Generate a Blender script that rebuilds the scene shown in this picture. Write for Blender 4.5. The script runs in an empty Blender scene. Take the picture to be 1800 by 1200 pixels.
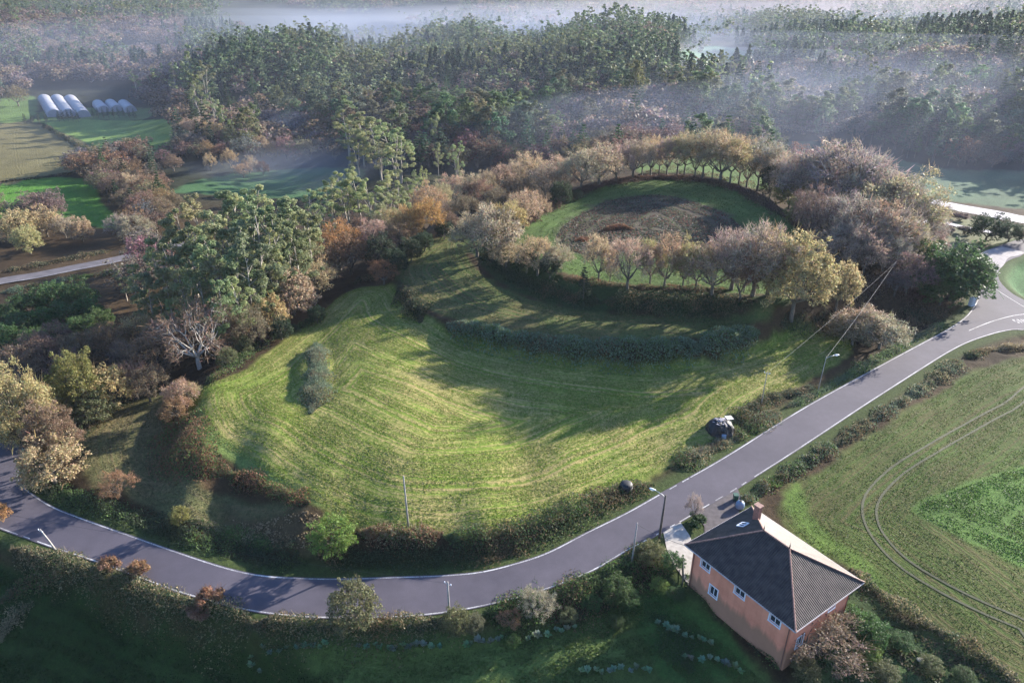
import bpy, math, random
import numpy as np
from mathutils import Vector
from mathutils.geometry import tessellate_polygon

# ------------------------------------------------------------------ camera
F, PITCH, CAMZ = 1300.0, math.radians(27.5), 70.0
scene = bpy.context.scene
COL = scene.collection
cd = bpy.data.cameras.new('camera'); cam = bpy.data.objects.new('camera', cd); COL.objects.link(cam)
cd.sensor_width = 36; cd.lens = 36*F/1800; cd.clip_start = 1; cd.clip_end = 12000
cam.location = (0, 0, CAMZ); cam.rotation_euler = (math.radians(90)-PITCH, 0, 0)
scene.camera = cam
# ------------------------------------------------------------------ light
SUN_AZ, SUN_EL = math.radians(55), math.radians(17.5)       # azimuth clockwise from +Y
w = bpy.data.worlds.new('World'); scene.world = w; w.use_nodes = True
nt = w.node_tree; bg = nt.nodes['Background']
sky = nt.nodes.new('ShaderNodeTexSky'); sky.sky_type = 'NISHITA'; sky.sun_disc = False
sky.sun_elevation = SUN_EL; sky.sun_rotation = SUN_AZ; sky.dust_density = 1.0; sky.air_density = 1.3; sky.ozone_density = 4.0
tint = nt.nodes.new('ShaderNodeMix'); tint.data_type = 'RGBA'; tint.blend_type = 'MULTIPLY'; tint.inputs[0].default_value = 1; tint.inputs[7].default_value = (.92, .96, 1.15, 1)
nt.links.new(sky.outputs[0], tint.inputs[6]); nt.links.new(tint.outputs[2], bg.inputs[0]); bg.inputs[1].default_value = 0.095
ld = bpy.data.lights.new('sun', 'SUN'); ld.energy = 5.0; ld.angle = math.radians(0.6); ld.color = (1, .92, .82)
lo = bpy.data.objects.new('sun', ld); COL.objects.link(lo)
sd_ = Vector((math.sin(SUN_AZ)*math.cos(SUN_EL), math.cos(SUN_AZ)*math.cos(SUN_EL), math.sin(SUN_EL)))
lo.rotation_euler = sd_.to_track_quat('Z', 'Y').to_euler()
scene.view_settings.view_transform = 'Standard'; scene.view_settings.look = 'None'
scene.view_settings.exposure = 1.95; scene.view_settings.gamma = 1
HAZE_D = .00005
rng = np.random.default_rng(7); random.seed(7)

# ------------------------------------------------------------------ helpers: pixels (1800x1200) to rays
cp, sp = math.cos(PITCH), math.sin(PITCH)
def ray(u, v):
    x = (u-900)/F; y = (v-600)/F
    return np.array([x, cp-y*sp, -sp-y*cp])
def P(u, v, z=0.0):
    d = ray(u, v); t = (z-CAMZ)/d[2]
    return d[0]*t, d[1]*t
def far(u, Y, z):
    return (u-900)/F*(Y*cp+(CAMZ-z)*sp), Y

# ------------------------------------------------------------------ terrain
CTRL = [(u, v, 0) for u, v in ((700,1050),(900,1035),(1100,930),(1250,850),(1400,760),(1500,700),(1600,640),(1720,540),(500,1045),(300,990),(150,950),(60,900),(0,850))]
CTRL += [(400,720,4.6),(470,800,4.4),(560,850,3.8),(650,900,3),(760,910,3),(850,900,3),(1000,850,2.3),(1060,845,1.2),(900,750,2.6),(1100,760,1.6),(1200,740,1.0),
         (1160,815,.3),(1400,660,.6),(1480,600,1.0),(600,560,3),(560,640,3),(800,640,2.8),(1000,640,2.6),(1200,650,2.2),(350,690,4.0),
         (200,780,.4),(400,900,.6),(500,930,1.2),(230,850,.4),(270,720,.3),(300,800,.4),
         (900,540,3),(1100,560,2.8),(750,480,3),(1150,400,4),(1150,330,3),(950,400,3.5),(1350,430,3),(1500,500,1),(1650,450,-1),(1700,400,-3),
         (700,450,1),(620,480,0),(560,520,-.5),(480,560,-.5),(420,600,-.5),(320,660,-.8),(150,700,-1.5),(50,740,-1),
         (1600,350,-5),(1790,380,-5),(1500,280,-9),(1700,300,-8),(1400,260,-10),(1790,300,-7),
         (20,497,-9),(130,474,-9),(240,450,-9.5),(100,560,-7),(250,600,-5),(300,500,-8),(400,470,-8),(500,440,-8),(0,600,-6),
         (90,350,-13),(200,400,-12),(100,270,-15),(220,240,-15),(100,190,-15),(450,310,-15),(600,300,-15),
         (1300,1180,-2.2),(1100,1150,-2.8),(900,1180,-3.5),(700,1180,-4.5),(500,1150,-5.5),(300,1100,-5),(150,1060,-4),(200,1190,-8),(0,1190,-8),(500,1195,-7),
         (0,1050,-3),(800,1120,-2.2),(1000,1090,-1.4),(1160,1050,-1.5),
         (1600,800,-.3),(1780,700,-.4),(1500,900,-.6),(1700,1000,-1),(1790,1180,-2),(1600,1180,-2.5),(1450,1180,-2.2),(1500,1060,-1.6),
         (1204,990,-.3),(1230,940,0),(1360,1170,-1.8),(1215,1040,-1.0)]
pts = [P(u, v, z)+(z,) for u, v, z in CTRL]
for u, Y, z in [(400,300,-14),(600,330,-15),(800,300,-13),(1000,310,-12),(1200,330,-12),(900,380,-14),
                (500,420,-10),(700,440,-6),(900,470,-1),(1100,480,1),(480,560,8),(400,560,5),(550,570,6),(620,560,-3),(700,580,-1),(780,600,1),(900,600,3),(1000,600,12),(1100,620,16),(1180,620,14),(1240,620,-4),(1300,640,-2),
                (700,700,-8),(480,720,-6),(330,560,-8),(620,720,-10),(900,760,-12),(1100,800,-10),(1250,760,-2),(1400,760,8),(850,700,2),
                (1300,520,-2),(1500,480,0),(1650,420,2),(1800,380,3),(1350,640,3),(1500,640,10),(1650,620,14),(1800,600,16),(2200,500,14),(2000,330,2),
                (0,640,-8),(200,640,-10),(100,800,0),(300,820,-2),(50,1000,12),(300,1050,14),(-300,700,4),(-300,400,-10),(-300,250,-9),(-500,160,-4),
                (600,1000,-22),(900,1000,-24),(1200,1000,-20),(1500,900,-10),(1700,900,-8),(600,1400,-16),(1000,1400,-16),(1500,1400,-10),
                (300,1400,2),(0,1600,10),(800,1900,6),(1300,1900,6),(1800,1700,12),(900,3200,35),(100,3200,40),(1800,3200,40)]:
    x, y = far(u, Y, z); pts.append((x, y, z))
for x, y, z in [(-200,60,-6),(-200,-60,-8),(0,20,-6),(0,-60,-8),(100,40,-3),(200,60,-2),(180,-60,-4),(220,140,0),(400,100,4),(300,200,0)]:
    pts.append((x, y, z))
pts = np.array(pts)
def warp(x, y):
    r = np.sqrt(x*x+(y+30)**2)+40; a = np.arctan2(x, y+60)
    return np.stack([np.log(r)*np.sin(a)*1.0+a*.8, np.log(r)*1.6], -1)
wc = warp(pts[:, 0], pts[:, 1]); CC = .15
def phi(d2): return -np.sqrt(d2+CC**2)
A = phi(((wc[:, None]-wc[None])**2).sum(-1)); n = len(pts)
A[np.arange(n), np.arange(n)] += .01
M = np.zeros((n+1, n+1)); M[:n, :n] = A; M[n, :n] = M[:n, n] = 1
sol = np.linalg.solve(M, np.append(pts[:, 2], 0)); wts, w0 = sol[:n], sol[n]
def base(x, y):
    x = np.asarray(x, float).ravel(); y = np.asarray(y, float).ravel(); out = np.empty(len(x))
    for i in range(0, len(x), 20000):
        q = warp(x[i:i+20000], y[i:i+20000])
        out[i:i+20000] = phi(((q[:, None]-wc[None])**2).sum(-1))@wts+w0
    return out
S = np.concatenate([np.linspace(-2.6, -.86, 60), np.linspace(-.84, .84, 900), np.linspace(.86, 2.6, 60)])
ys = [-85.0]
while ys[-1] < 5500:
    y_ = ys[-1]; ys.append(y_+(6 if y_ < 20 else max(.48, abs(y_)*.0048)))
YS = np.array(ys)
GX = (S[None, :]*(YS[:, None]+160)); GY = np.repeat(YS[:, None], len(S), 1)
def value_noise(x, y, sc, seed):
    r = np.random.default_rng(seed).random((257, 257)); x = x/sc+500.3; y = y/sc+500.7
    xi = np.floor(x).astype(int); yi = np.floor(y).astype(int); fx = x-xi; fy = y-yi
    fx = fx*fx*(3-2*fx); fy = fy*fy*(3-2*fy); xi %= 256; yi %= 256
    a = r[xi, yi]*(1-fx)+r[xi+1, yi]*fx; b = r[xi, yi+1]*(1-fx)+r[xi+1, yi+1]*fx
    return (a*(1-fy)+b*fy)-.5
def fbm(x, y, sc, seed, o=3):
    return sum(value_noise(x, y, sc/2**k, seed+k)/2**k for k in range(o))
def sdist(poly, X, Y):
    """signed distance to a polygon, positive inside"""
    poly = np.asarray(poly, float); d = np.full(X.shape, 1e9); ins = np.zeros(X.shape, bool)
    m = len(poly)
    lo_, hi_ = poly.min(0)-25, poly.max(0)+25
    sel = (X > lo_[0]) & (X < hi_[0]) & (Y > lo_[1]) & (Y < hi_[1])
    x = X[sel]; y = Y[sel]; dd = np.full(x.shape, 1e9); ii = np.zeros(x.shape, bool)
    for i in range(m):
        a = poly[i]; b = poly[(i+1) % m]; e = b-a; L = (e*e).sum()+1e-9
        t = np.clip(((x-a[0])*e[0]+(y-a[1])*e[1])/L, 0, 1)
        dd = np.minimum(dd, (x-a[0]-t*e[0])**2+(y-a[1]-t*e[1])**2)
        c = ((a[1] > y) != (b[1] > y)) & (x < (b[0]-a[0])*(y-a[1])/(b[1]-a[1]+1e-12)+a[0]); ii ^= c
    dd = np.sqrt(dd); d[sel] = np.where(ii, dd, -dd); d[~sel] = -1e3
    return d
def sm(a, b, x):
    t = np.clip((x-a)/(b-a), 0, 1); return t*t*(3-2*t)
def smooth_poly(p, k=5, closed=True):
    """Catmull-Rom resampling"""
    p = [np.array(q, float) for q in p]; m = len(p); out = []
    for i in range(m if closed else m-1):
        g = (lambda j: p[j % m]) if closed else (lambda j: p[min(max(j, 0), m-1)])
        a, b, c, d = g(i-1), g(i), g(i+1), g(i+2)
        for s in range(k):
            t = s/k; out.append(.5*(2*b+(c-a)*t+(2*a-5*b+4*c-d)*t*t+(3*b-a-3*c+d)*t**3))
    if not closed: out.append(p[-1])
    return np.array(out)
Z = base(GX, GY).reshape(GX.shape)
SUMMIT = smooth_poly([P(u, v, 9) for u, v in [(905,420),(940,378),(1000,345),(1080,322),(1170,313),(1260,322),(1340,355),(1400,400),(1430,450),(1390,500),(1330,520),(1230,512),(1120,508),(1020,492),(950,465)]])
TERR2 = smooth_poly([P(u, v, 5.6) for u, v in [(735,430),(700,470),(740,540),(790,562),(850,578),(950,597),(1080,606),(1200,602),(1300,580),(1350,560),(1480,520),(1560,450),(1520,370),(1400,300),(1200,268),(1000,285),(860,345)]])
sS = sdist(SUMMIT, GX, GY); sT = sdist(TERR2, GX, GY)
wT = 4.5+11*sm(150, 195, GY)+9*sm(62, 90, GX); kT = sm(-1, 0, sT/wT); Z = Z*(1-kT)+5.6*kT
kS = sm(-7.0, 0, sS); Z = Z*(1-kS)+9.0*kS; Z += sm(-4, -1, sS)*(1-sm(-1, 4, sS))*1.1*sm(175, 200, GY)
MOUND = [P(u, v, 3) for u, v in [(530,620),(570,618),(578,680),(560,715),(525,718),(520,660)]]
Z += sm(-1.5, 2.0, sdist(MOUND, GX, GY))*1.2
# flat road plane and the ground pressed down to it
TOPE = [(-160,640),(-60,700),(0,752),(44,790),(34,822),(38,848),(53,863),(90,887),(133,905),(240,943),(347,980),(413,1000),(467,1010),(533,1014),(600,1015),(700,1012),(783,1009),(850,1002),(917,985),(967,967),
        (1033,933),(1100,900),(1157,868),(1207,840),(1280,798),(1400,723),(1500,667),(1600,613),(1667,577),(1700,553),(1718,525),(1719,508),(1712,488)]
LANE = [(1722,466),(1722,448),(1745,436),(1800,420),(1800,446),(1772,458),(1755,478),(1762,500),(1800,527),(1900,560)]
BOTE = [(1900,592),(1800,580),(1767,582),(1733,591),(1700,603),(1667,620),(1633,641),(1600,662),(1533,705),(1480,740),(1400,793),(1350,825),(1328,839),(1297,859),(1249,887),(1226,901),(1197,918),(1163,937),(1133,953),
        (1100,970),(1050,1000),(1000,1022),(933,1045),(867,1062),(787,1077),(700,1085),(600,1087),(517,1084),(433,1073),(367,1057),(300,1037),(250,1018),(200,1000),(150,982),(103,967),(50,948),(0,930),(-100,890),(-200,820),(-260,740),(-260,680)]
topw = smooth_poly([P(*q) for q in TOPE], 4, False); botw = smooth_poly([P(*q) for q in BOTE], 4, False)
lanew = smooth_poly([P(*q) for q in LANE], 3, False)
ROADP = np.vstack([topw, lanew, botw])
DRIVE = [P(*q) for q in [(1166,935),(1196,917),(1212,940),(1218,955),(1222,985),(1230,1040),(1212,1030),(1190,1000),(1172,965)]]
PARK = [P(*q) for q in [(1226,901),(1297,859),(1302,872),(1300,895),(1290,960),(1240,960),(1238,925)]]
sR = np.maximum(sdist(ROADP, GX, GY), np.maximum(sdist(DRIVE, GX, GY), sdist(PARK, GX, GY)))
wR = sm(-4.2, -.9, sR)
Z = Z*(1-wR)+(-.06)*wR
# house platform
HC = np.array([30.65, 65.45]); ha = np.array([.567, -.824]); ha /= np.linalg.norm(ha); hb = np.array([-ha[1], ha[0]])
HYARD = [HC+ha*i*8.2+hb*j*6.4 for i, j in ((-1, -1), (1, -1), (1, 1), (-1, 1))]
wH = sm(-3.5, .3, sdist(HYARD, GX, GY)); Z = Z*(1-wH)+(-.95)*wH*(1-wR)+Z*wH*wR
wide_noise = fbm(GX, GY, 14, 3)
fine_noise = fbm(GX, GY, 1.6, 21, 2)
dist = np.sqrt(GX**2+GY**2)

# ground look: zone polygons given on the surface, colour per vertex
def ground(x, y):
    x = np.asarray(x, float); y = np.asarray(y, float)
    j = np.clip(np.searchsorted(YS, y)-1, 0, len(YS)-2); ty = np.clip((y-YS[j])/(YS[j+1]-YS[j]), 0, 1)
    s = x/(y+160); i = np.clip(np.searchsorted(S, s)-1, 0, len(S)-2); tx = np.clip((s-S[i])/(S[i+1]-S[i]), 0, 1)
    return (Z[j, i]*(1-tx)+Z[j, i+1]*tx)*(1-ty)+(Z[j+1, i]*(1-tx)+Z[j+1, i+1]*tx)*ty
def G(u, v, lift=0.0):
    """where the line of sight through a photo pixel meets the terrain (or a surface lift metres over it)"""
    d = ray(u, v); t = np.concatenate([np.linspace(50, 400, 1400), np.linspace(400.3, 4000, 5000)])
    x, y, z = d[0]*t, d[1]*t, CAMZ+d[2]*t
    k = np.argmax(z < ground(x, y)+lift)
    return float(x[k]), float(y[k])
def GP(l, k=4): return smooth_poly([G(*q) for q in l], k)
zones = []

def zone(px, col, tex=0.0, soft=.7, straw=None): zones.append((GP(px), col, tex, soft, straw))
C_WOOD = (.040, .027, .015)
zone([(640,505),(690,500),(715,540),(770,572),(850,600),(950,625),(1080,640),(1200,638),(1300,620),(1370,585),(1440,580),(1500,600),(1480,632),(1420,668),(1330,720),(1280,770),(1200,800),(1150,835),(1090,865),(1000,905),(900,932),(800,940),(720,938),(640,930),(570,895),(500,862),(430,812),(370,775),(340,730),(345,690),(420,655),(500,600),(560,555),(600,520)],
     (.100,.145,.024), 1.0, .8, (.220,.185,.080))
zone([(760,425),(700,462),(700,495),(760,545),(860,578),(950,592),(1080,600),(1200,598),(1320,572),(1360,545),(1300,552),(1180,556),(1050,550),(950,530),(870,500),(820,450),(815,410)], (.060,.088,.026), 1.0, 1.0, (.105,.085,.040))
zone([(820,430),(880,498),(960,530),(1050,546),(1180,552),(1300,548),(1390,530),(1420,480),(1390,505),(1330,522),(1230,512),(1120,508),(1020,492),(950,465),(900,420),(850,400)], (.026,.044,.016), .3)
zone([(905,418),(940,378),(1000,347),(1080,324),(1170,317),(1260,326),(1340,360),(1400,402),(1430,450),(1390,500),(1330,518),(1230,508),(1120,502),(1020,488),(950,462)], (.060,.098,.028), .4, .6)
zone([(1010,445),(975,420),(1005,385),(1060,355),(1150,342),(1230,358),(1290,385),(1310,420),(1270,450),(1180,445),(1110,440),(1060,450)], (.066,.055,.042), .2, 2.2)
zone([(150,770),(200,720),(280,690),(330,680),(315,730),(310,800),(350,850),(430,880),(540,900),(570,950),(540,975),(440,950),(330,915),(230,870),(160,850)], (.080,.084,.036), .9, .8, (.115,.092,.050))
zone([(352,705),(338,740),(345,770),(400,808),(450,835),(520,872),(565,892),(560,880),(500,848),(440,800),(385,765),(356,735),(362,700)], (.110,.150,.045), .2, .5)
zone([(400,905),(450,915),(560,900),(570,960),(500,975),(430,945)], (.085,.060,.032), .3, 1.0)
zone([(1380,880),(1480,800),(1600,720),(1700,660),(1800,625),(1900,590),(2300,700),(2300,1300),(1900,1260),(1700,1170),(1600,1090),(1500,1000),(1420,960),(1370,910)], (.054,.086,.019), 1.0, .8, (.072,.068,.028))
zone([(1605,900),(1660,865),(1800,820),(2000,790),(2100,900),(1950,1080),(1800,1000),(1700,950)], (.066,.122,.028), .25, .6)
zone([(1380,870),(1405,850),(1420,900),(1520,990),(1560,1040),(1480,985),(1400,925)], (.085,.140,.030), .2, 1.0)
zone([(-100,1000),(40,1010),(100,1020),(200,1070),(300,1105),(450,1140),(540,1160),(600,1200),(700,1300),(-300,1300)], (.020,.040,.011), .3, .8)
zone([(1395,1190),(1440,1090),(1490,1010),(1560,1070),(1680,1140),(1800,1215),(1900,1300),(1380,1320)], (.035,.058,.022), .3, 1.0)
zone([(540,1115),(700,1125),(900,1110),(1000,1090),(1150,1040),(1200,1050),(1330,1180),(1400,1300),(650,1300),(560,1190)], (.065,.095,.028), .5, 1.0)
zone([(1120,1070),(1200,1040),(1280,1110),(1300,1190),(1180,1200),(1130,1130)], (.045,.095,.025), .1, .6)
zone([(0,385),(0,325),(80,312),(160,318),(180,360),(235,400),(150,395),(60,372)], (.055,.140,.022), .3, 1.0)
zone([(0,318),(0,222),(60,218),(110,232),(190,278),(150,298),(60,312)], (.105,.095,.045), .6, 1.0)
zone([(75,215),(150,210),(290,210),(300,250),(310,270),(225,278),(140,245)], (.110,.170,.045), .6, 1.0)
zone([(-100,310),(-100,225),(0,222),(0,318)], (.105,.095,.045), .3, 1.5)
zone([(305,335),(420,305),(560,295),(640,300),(590,340),(480,350),(400,345)], (.042,.090,.038), .2, 1.5)
zone([(0,215),(0,175),(60,170),(60,205)], (.075,.120,.035), .2, 1.5)
zone([(60,215),(100,190),(250,190),(260,208),(150,210)], (.070,.110,.040), .2, 1.5)
zone([(1340,262),(1400,248),(1500,258),(1620,290),(1800,300),(2100,330),(2100,400),(1800,368),(1600,345),(1500,320),(1400,290)], (.050,.088,.050), .2, 2.0)
zone([(1195,95),(1240,82),(1300,88),(1310,105),(1230,115)], (.060,.130,.060), .1, 3)
zone([(180,88),(220,80),(290,86),(270,96),(210,96)], (.130,.180,.080), .1, 3)
zone([(560,85),(700,70),(760,80),(660,95)], (.130,.180,.080), .1, 3)
zone([(1120,302),(1140,285),(1220,278),(1300,285),(1350,320),(1345,335),(1300,325),(1240,308),(1180,303)], (.080,.125,.040), .2, 1)
zone([(1755,482),(1775,466),(1850,440),(1950,470),(1900,545),(1800,522),(1770,505)], (.045,.110,.040), .2, .6)
zone([(1590,425),(1600,385),(1800,400),(1800,425),(1740,432),(1660,440)], (.100,.105,.060), .1, 1)
C = np.empty(GX.shape+(3,)); C[:] = C_WOOD
nb = fbm(GX, GY, 9, 50)
fk = sm(240, 300, GY)[..., None]; C = C*(1-fk)+np.array((.018, .021, .012))*fk
gk = np.maximum(1-sm(46, 56, GY), sm(0, 14, GX-112-np.maximum(0, GY-110)*.8)*(1-sm(300, 380, GY)))[..., None]; C = C*(1-gk)+np.array((.050, .070, .022))*gk
C *= (1+nb*.7)[..., None]
# wooded floors become a touch greener far away
tex = np.zeros(GX.shape); sdv = np.zeros(GX.shape); rough = np.ones(GX.shape)*.22
wobble = fbm(GX, GY, 3.0, 31)*1.6
straw_c = C.copy()
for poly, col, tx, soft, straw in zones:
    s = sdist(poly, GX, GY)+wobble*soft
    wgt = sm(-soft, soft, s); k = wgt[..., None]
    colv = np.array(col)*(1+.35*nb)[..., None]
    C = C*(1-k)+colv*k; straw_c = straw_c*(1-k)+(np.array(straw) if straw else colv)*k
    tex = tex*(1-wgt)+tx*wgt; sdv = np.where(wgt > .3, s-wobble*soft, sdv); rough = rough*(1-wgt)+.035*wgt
# grassy bank beside the roads
vg = sm(-3.5, -1.2, sR)*(1-sm(.3, .8, sR)); k = (vg*.85)[..., None]
C = C*(1-k)+np.array((.040, .062, .020))*k; straw_c = straw_c*(1-k)+C*k
Z += fine_noise*rough*np.clip(1-wR, 0, 1)+wide_noise*.25*(1-wR)*(dist < 400)
def set_attr(me, name, typ, dom, arr, key='value'):
    a = me.attributes.new(name, typ, dom); a.data.foreach_set(key, np.ascontiguousarray(arr, np.float32).ravel())

# ------------------------------------------------------------------ materials
def newmat(name):
    m = bpy.data.materials.new(name); m.use_nodes = True; t = m.node_tree
    b = t.nodes['Principled BSDF']; return m, t, b
def N(t, typ, **kw):
    n_ = t.nodes.new(typ)
    for k_, v_ in kw.items():
        if k_.startswith('i_'):
            key = k_[2:]; n_.inputs[int(key) if key.isdigit() else key].default_value = v_
        else: setattr(n_, k_, v_)
    return n_
def objcoord(t): return N(t, 'ShaderNodeTexCoord').outputs['Object']
def mix(t, fac, a, b, typ='MIX'):
    m = N(t, 'ShaderNodeMix', data_type='RGBA', blend_type=typ)
    for sock, val in ((m.inputs[0], fac), (m.inputs[6], a), (m.inputs[7], b)):
        if isinstance(val, (int, float)): sock.default_value = val
        elif isinstance(val, tuple): sock.default_value = val+(1,) if len(val) == 3 else val
        else: t.links.new(val, sock)
    return m.outputs[2]
def ramp(t, fac, a, b, ca=(0, 0, 0), cb=(1, 1, 1)):
    r = N(t, 'ShaderNodeValToRGB'); r.color_ramp.elements[0].position = a; r.color_ramp.elements[1].position = b
    r.color_ramp.elements[0].color = ca+(1,); r.color_ramp.elements[1].color = cb+(1,)
    t.links.new(fac, r.inputs[0]); return r.outputs[0]
def simple(name, col, rough_=.8, var=.15, scale=3.0, bump=0.0, metallic=0, detail=6, **kw):
    m, t, b = newmat(name); co = objcoord(t)
    nz = N(t, 'ShaderNodeTexNoise', i_Scale=scale, i_Detail=detail); t.links.new(co, nz.inputs['Vector'])
    lo__ = tuple(max(0, c*(1-var*1.6)) for c in col); hi__ = tuple(min(1, c*(1+var*1.6)) for c in col)
    t.links.new(ramp(t, nz.outputs[0], .25, .75, lo__, hi__), b.inputs['Base Color'])
    b.inputs['Roughness'].default_value = rough_; b.inputs['Metallic'].default_value = metallic
    if bump:
        bp = N(t, 'ShaderNodeBump', i_Strength=bump, i_Distance=.05); t.links.new(nz.outputs[0], bp.inputs['Height']); t.links.new(bp.outputs[0], b.inputs['Normal'])
    for k_, v_ in kw.items(): b.inputs[k_].default_value = v_
    return m
def ground_material():
    m, t, b = newmat('ground'); co = objcoord(t)
    ca = N(t, 'ShaderNodeAttribute', attribute_name='Col').outputs['Color']; cs = N(t, 'ShaderNodeAttribute', attribute_name='Straw').outputs['Color']
    sdn = N(t, 'ShaderNodeAttribute', attribute_name='sd').outputs['Fac']; am = N(t, 'ShaderNodeAttribute', attribute_name='tex').outputs['Fac']
    n1 = N(t, 'ShaderNodeTexNoise', i_Scale=.09, i_Detail=5); t.links.new(co, n1.inputs['Vector'])
    n2 = N(t, 'ShaderNodeTexNoise', i_Scale=1.7, i_Detail=6, i_Roughness=.7); t.links.new(co, n2.inputs['Vector'])
    n3 = N(t, 'ShaderNodeTexNoise', i_Scale=6.0, i_Detail=3); t.links.new(co, n3.inputs['Vector'])
    # lines left by the mower, running round the field edge
    dst = N(t, 'ShaderNodeMath', operation='MULTIPLY_ADD', i_1=2.2); t.links.new(n1.outputs[0], dst.inputs[0]); t.links.new(sdn, dst.inputs[2])
    dst2 = N(t, 'ShaderNodeMath', operation='MULTIPLY_ADD', i_1=.9); t.links.new(n2.outputs[0], dst2.inputs[0]); t.links.new(dst.outputs[0], dst2.inputs[2])
    cmb = N(t, 'ShaderNodeCombineXYZ'); t.links.new(dst2.outputs[0], cmb.inputs[0])
    wv = N(t, 'ShaderNodeTexNoise', i_Scale=1.5, i_Detail=3, i_Roughness=.65); wv.noise_dimensions = '1D'
    t.links.new(dst2.outputs[0], wv.inputs['W'])
    ml = N(t, 'ShaderNodeMath', operation='MULTIPLY_ADD', i_1=.55); t.links.new(wv.outputs[0], ml.inputs[0])
    m2 = N(t, 'ShaderNodeMath', operation='MULTIPLY', i_1=.45); t.links.new(n2.outputs[0], m2.inputs[0]); t.links.new(m2.outputs[0], ml.inputs[2])
    m3 = N(t, 'ShaderNodeMath', operation='MULTIPLY_ADD', i_1=.35); t.links.new(n1.outputs[0], m3.inputs[0]); t.links.new(ml.outputs[0], m3.inputs[2])
    f = ramp(t, m3.outputs[0], .60, .78)
    ff = N(t, 'ShaderNodeMath', operation='MULTIPLY'); t.links.new(f, ff.inputs[0]); t.links.new(am, ff.inputs[1])
    c1 = mix(t, ff.outputs[0], ca, cs)
    c2 = mix(t, 1.0, c1, ramp(t, n2.outputs[0], .3, .7, (.62, .62, .62), (1.4, 1.36, 1.3)), 'MULTIPLY')
    c3 = mix(t, 1.0, c2, ramp(t, n3.outputs[0], .3, .7, (.75, .75, .75), (1.25, 1.25, 1.2)), 'MULTIPLY')
    t.links.new(c3, b.inputs['Base Color']); b.inputs['Roughness'].default_value = .95; b.inputs['Specular IOR Level'].default_value = .1
    hh = N(t, 'ShaderNodeMath', operation='ADD'); t.links.new(n2.outputs[0], hh.inputs[0]); t.links.new(wv.outputs[0], hh.inputs[1])
    bp = N(t, 'ShaderNodeBump', i_Strength=.7, i_Distance=.16); t.links.new(hh.outputs[0], bp.inputs['Height'])
    bp2 = N(t, 'ShaderNodeBump', i_Strength=.8, i_Distance=.08); t.links.new(n3.outputs[0], bp2.inputs['Height']); t.links.new(bp.outputs[0], bp2.inputs['Normal'])
    t.links.new(bp2.outputs[0], b.inputs['Normal'])
    return m
def leaf_material(name, trans=.3, rough_=.6, spec=.25):
    m, t, b = newmat(name)
    ca = N(t, 'ShaderNodeAttribute', attribute_name='Col').outputs['Color']; oi = N(t, 'ShaderNodeObjectInfo').outputs['Color']
    c = mix(t, 1.0, ca, oi, 'MULTIPLY'); t.links.new(c, b.inputs['Base Color']); b.inputs['Roughness'].default_value = rough_
    b.inputs['Specular IOR Level'].default_value = spec
    tr = N(t, 'ShaderNodeBsdfTranslucent'); t.links.new(c, tr.inputs[0]); ms = N(t, 'ShaderNodeMixShader', i_0=trans)
    t.links.new(b.outputs[0], ms.inputs[1]); t.links.new(tr.outputs[0], ms.inputs[2]); t.links.new(ms.outputs[0], t.nodes['Material Output'].inputs[0])
    return m
M_GROUND = ground_material()
M_LEAF = leaf_material('leaves', .45); M_TWIG = leaf_material('twigs', .3, .8, .1)
M_BARK = simple('bark', (.10, .085, .065), .9, .35, 4)
M_PALEBARK = simple('pale_bark', (.27, .24, .20), .85, .3, 3)

# ------------------------------------------------------------------ mesh helpers
def quad_mesh(name, V, Q, mats, col=None, midx=None, smooth=False):
    me = bpy.data.meshes.new(name); V = np.asarray(V, np.float32); Q = np.asarray(Q, np.int32); k = Q.shape[1]
    me.vertices.add(len(V)); me.vertices.foreach_set('co', V.ravel())
    me.loops.add(Q.size); me.loops.foreach_set('vertex_index', Q.ravel())
    me.polygons.add(len(Q)); me.polygons.foreach_set('loop_start', np.arange(0, Q.size, k, dtype=np.int32)); me.polygons.foreach_set('loop_total', np.full(len(Q), k, np.int32))
    if midx is not None: me.polygons.foreach_set('material_index', np.asarray(midx, np.int32))
    me.polygons.foreach_set('use_smooth', np.full(len(Q), smooth, bool))
    for m in mats: me.materials.append(m)
    me.update(); me.validate()
    if col is not None:
        c4 = np.ones((len(V), 4), np.float32); c4[:, :3] = col; set_attr(me, 'Col', 'FLOAT_COLOR', 'POINT', c4, 'color')
    return me
def link(name, me, parent=None, loc=None):
    o = bpy.data.objects.new(name, me); COL.objects.link(o)
    if parent: o.parent = parent
    if loc is not None: o.location = loc
    return o
def tag(o, label, cat=None, group=None, kind=None):
    if label: o['label'] = label
    if cat: o['category'] = cat
    if group: o['group'] = group
    if kind: o['kind'] = kind
    return o
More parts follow.
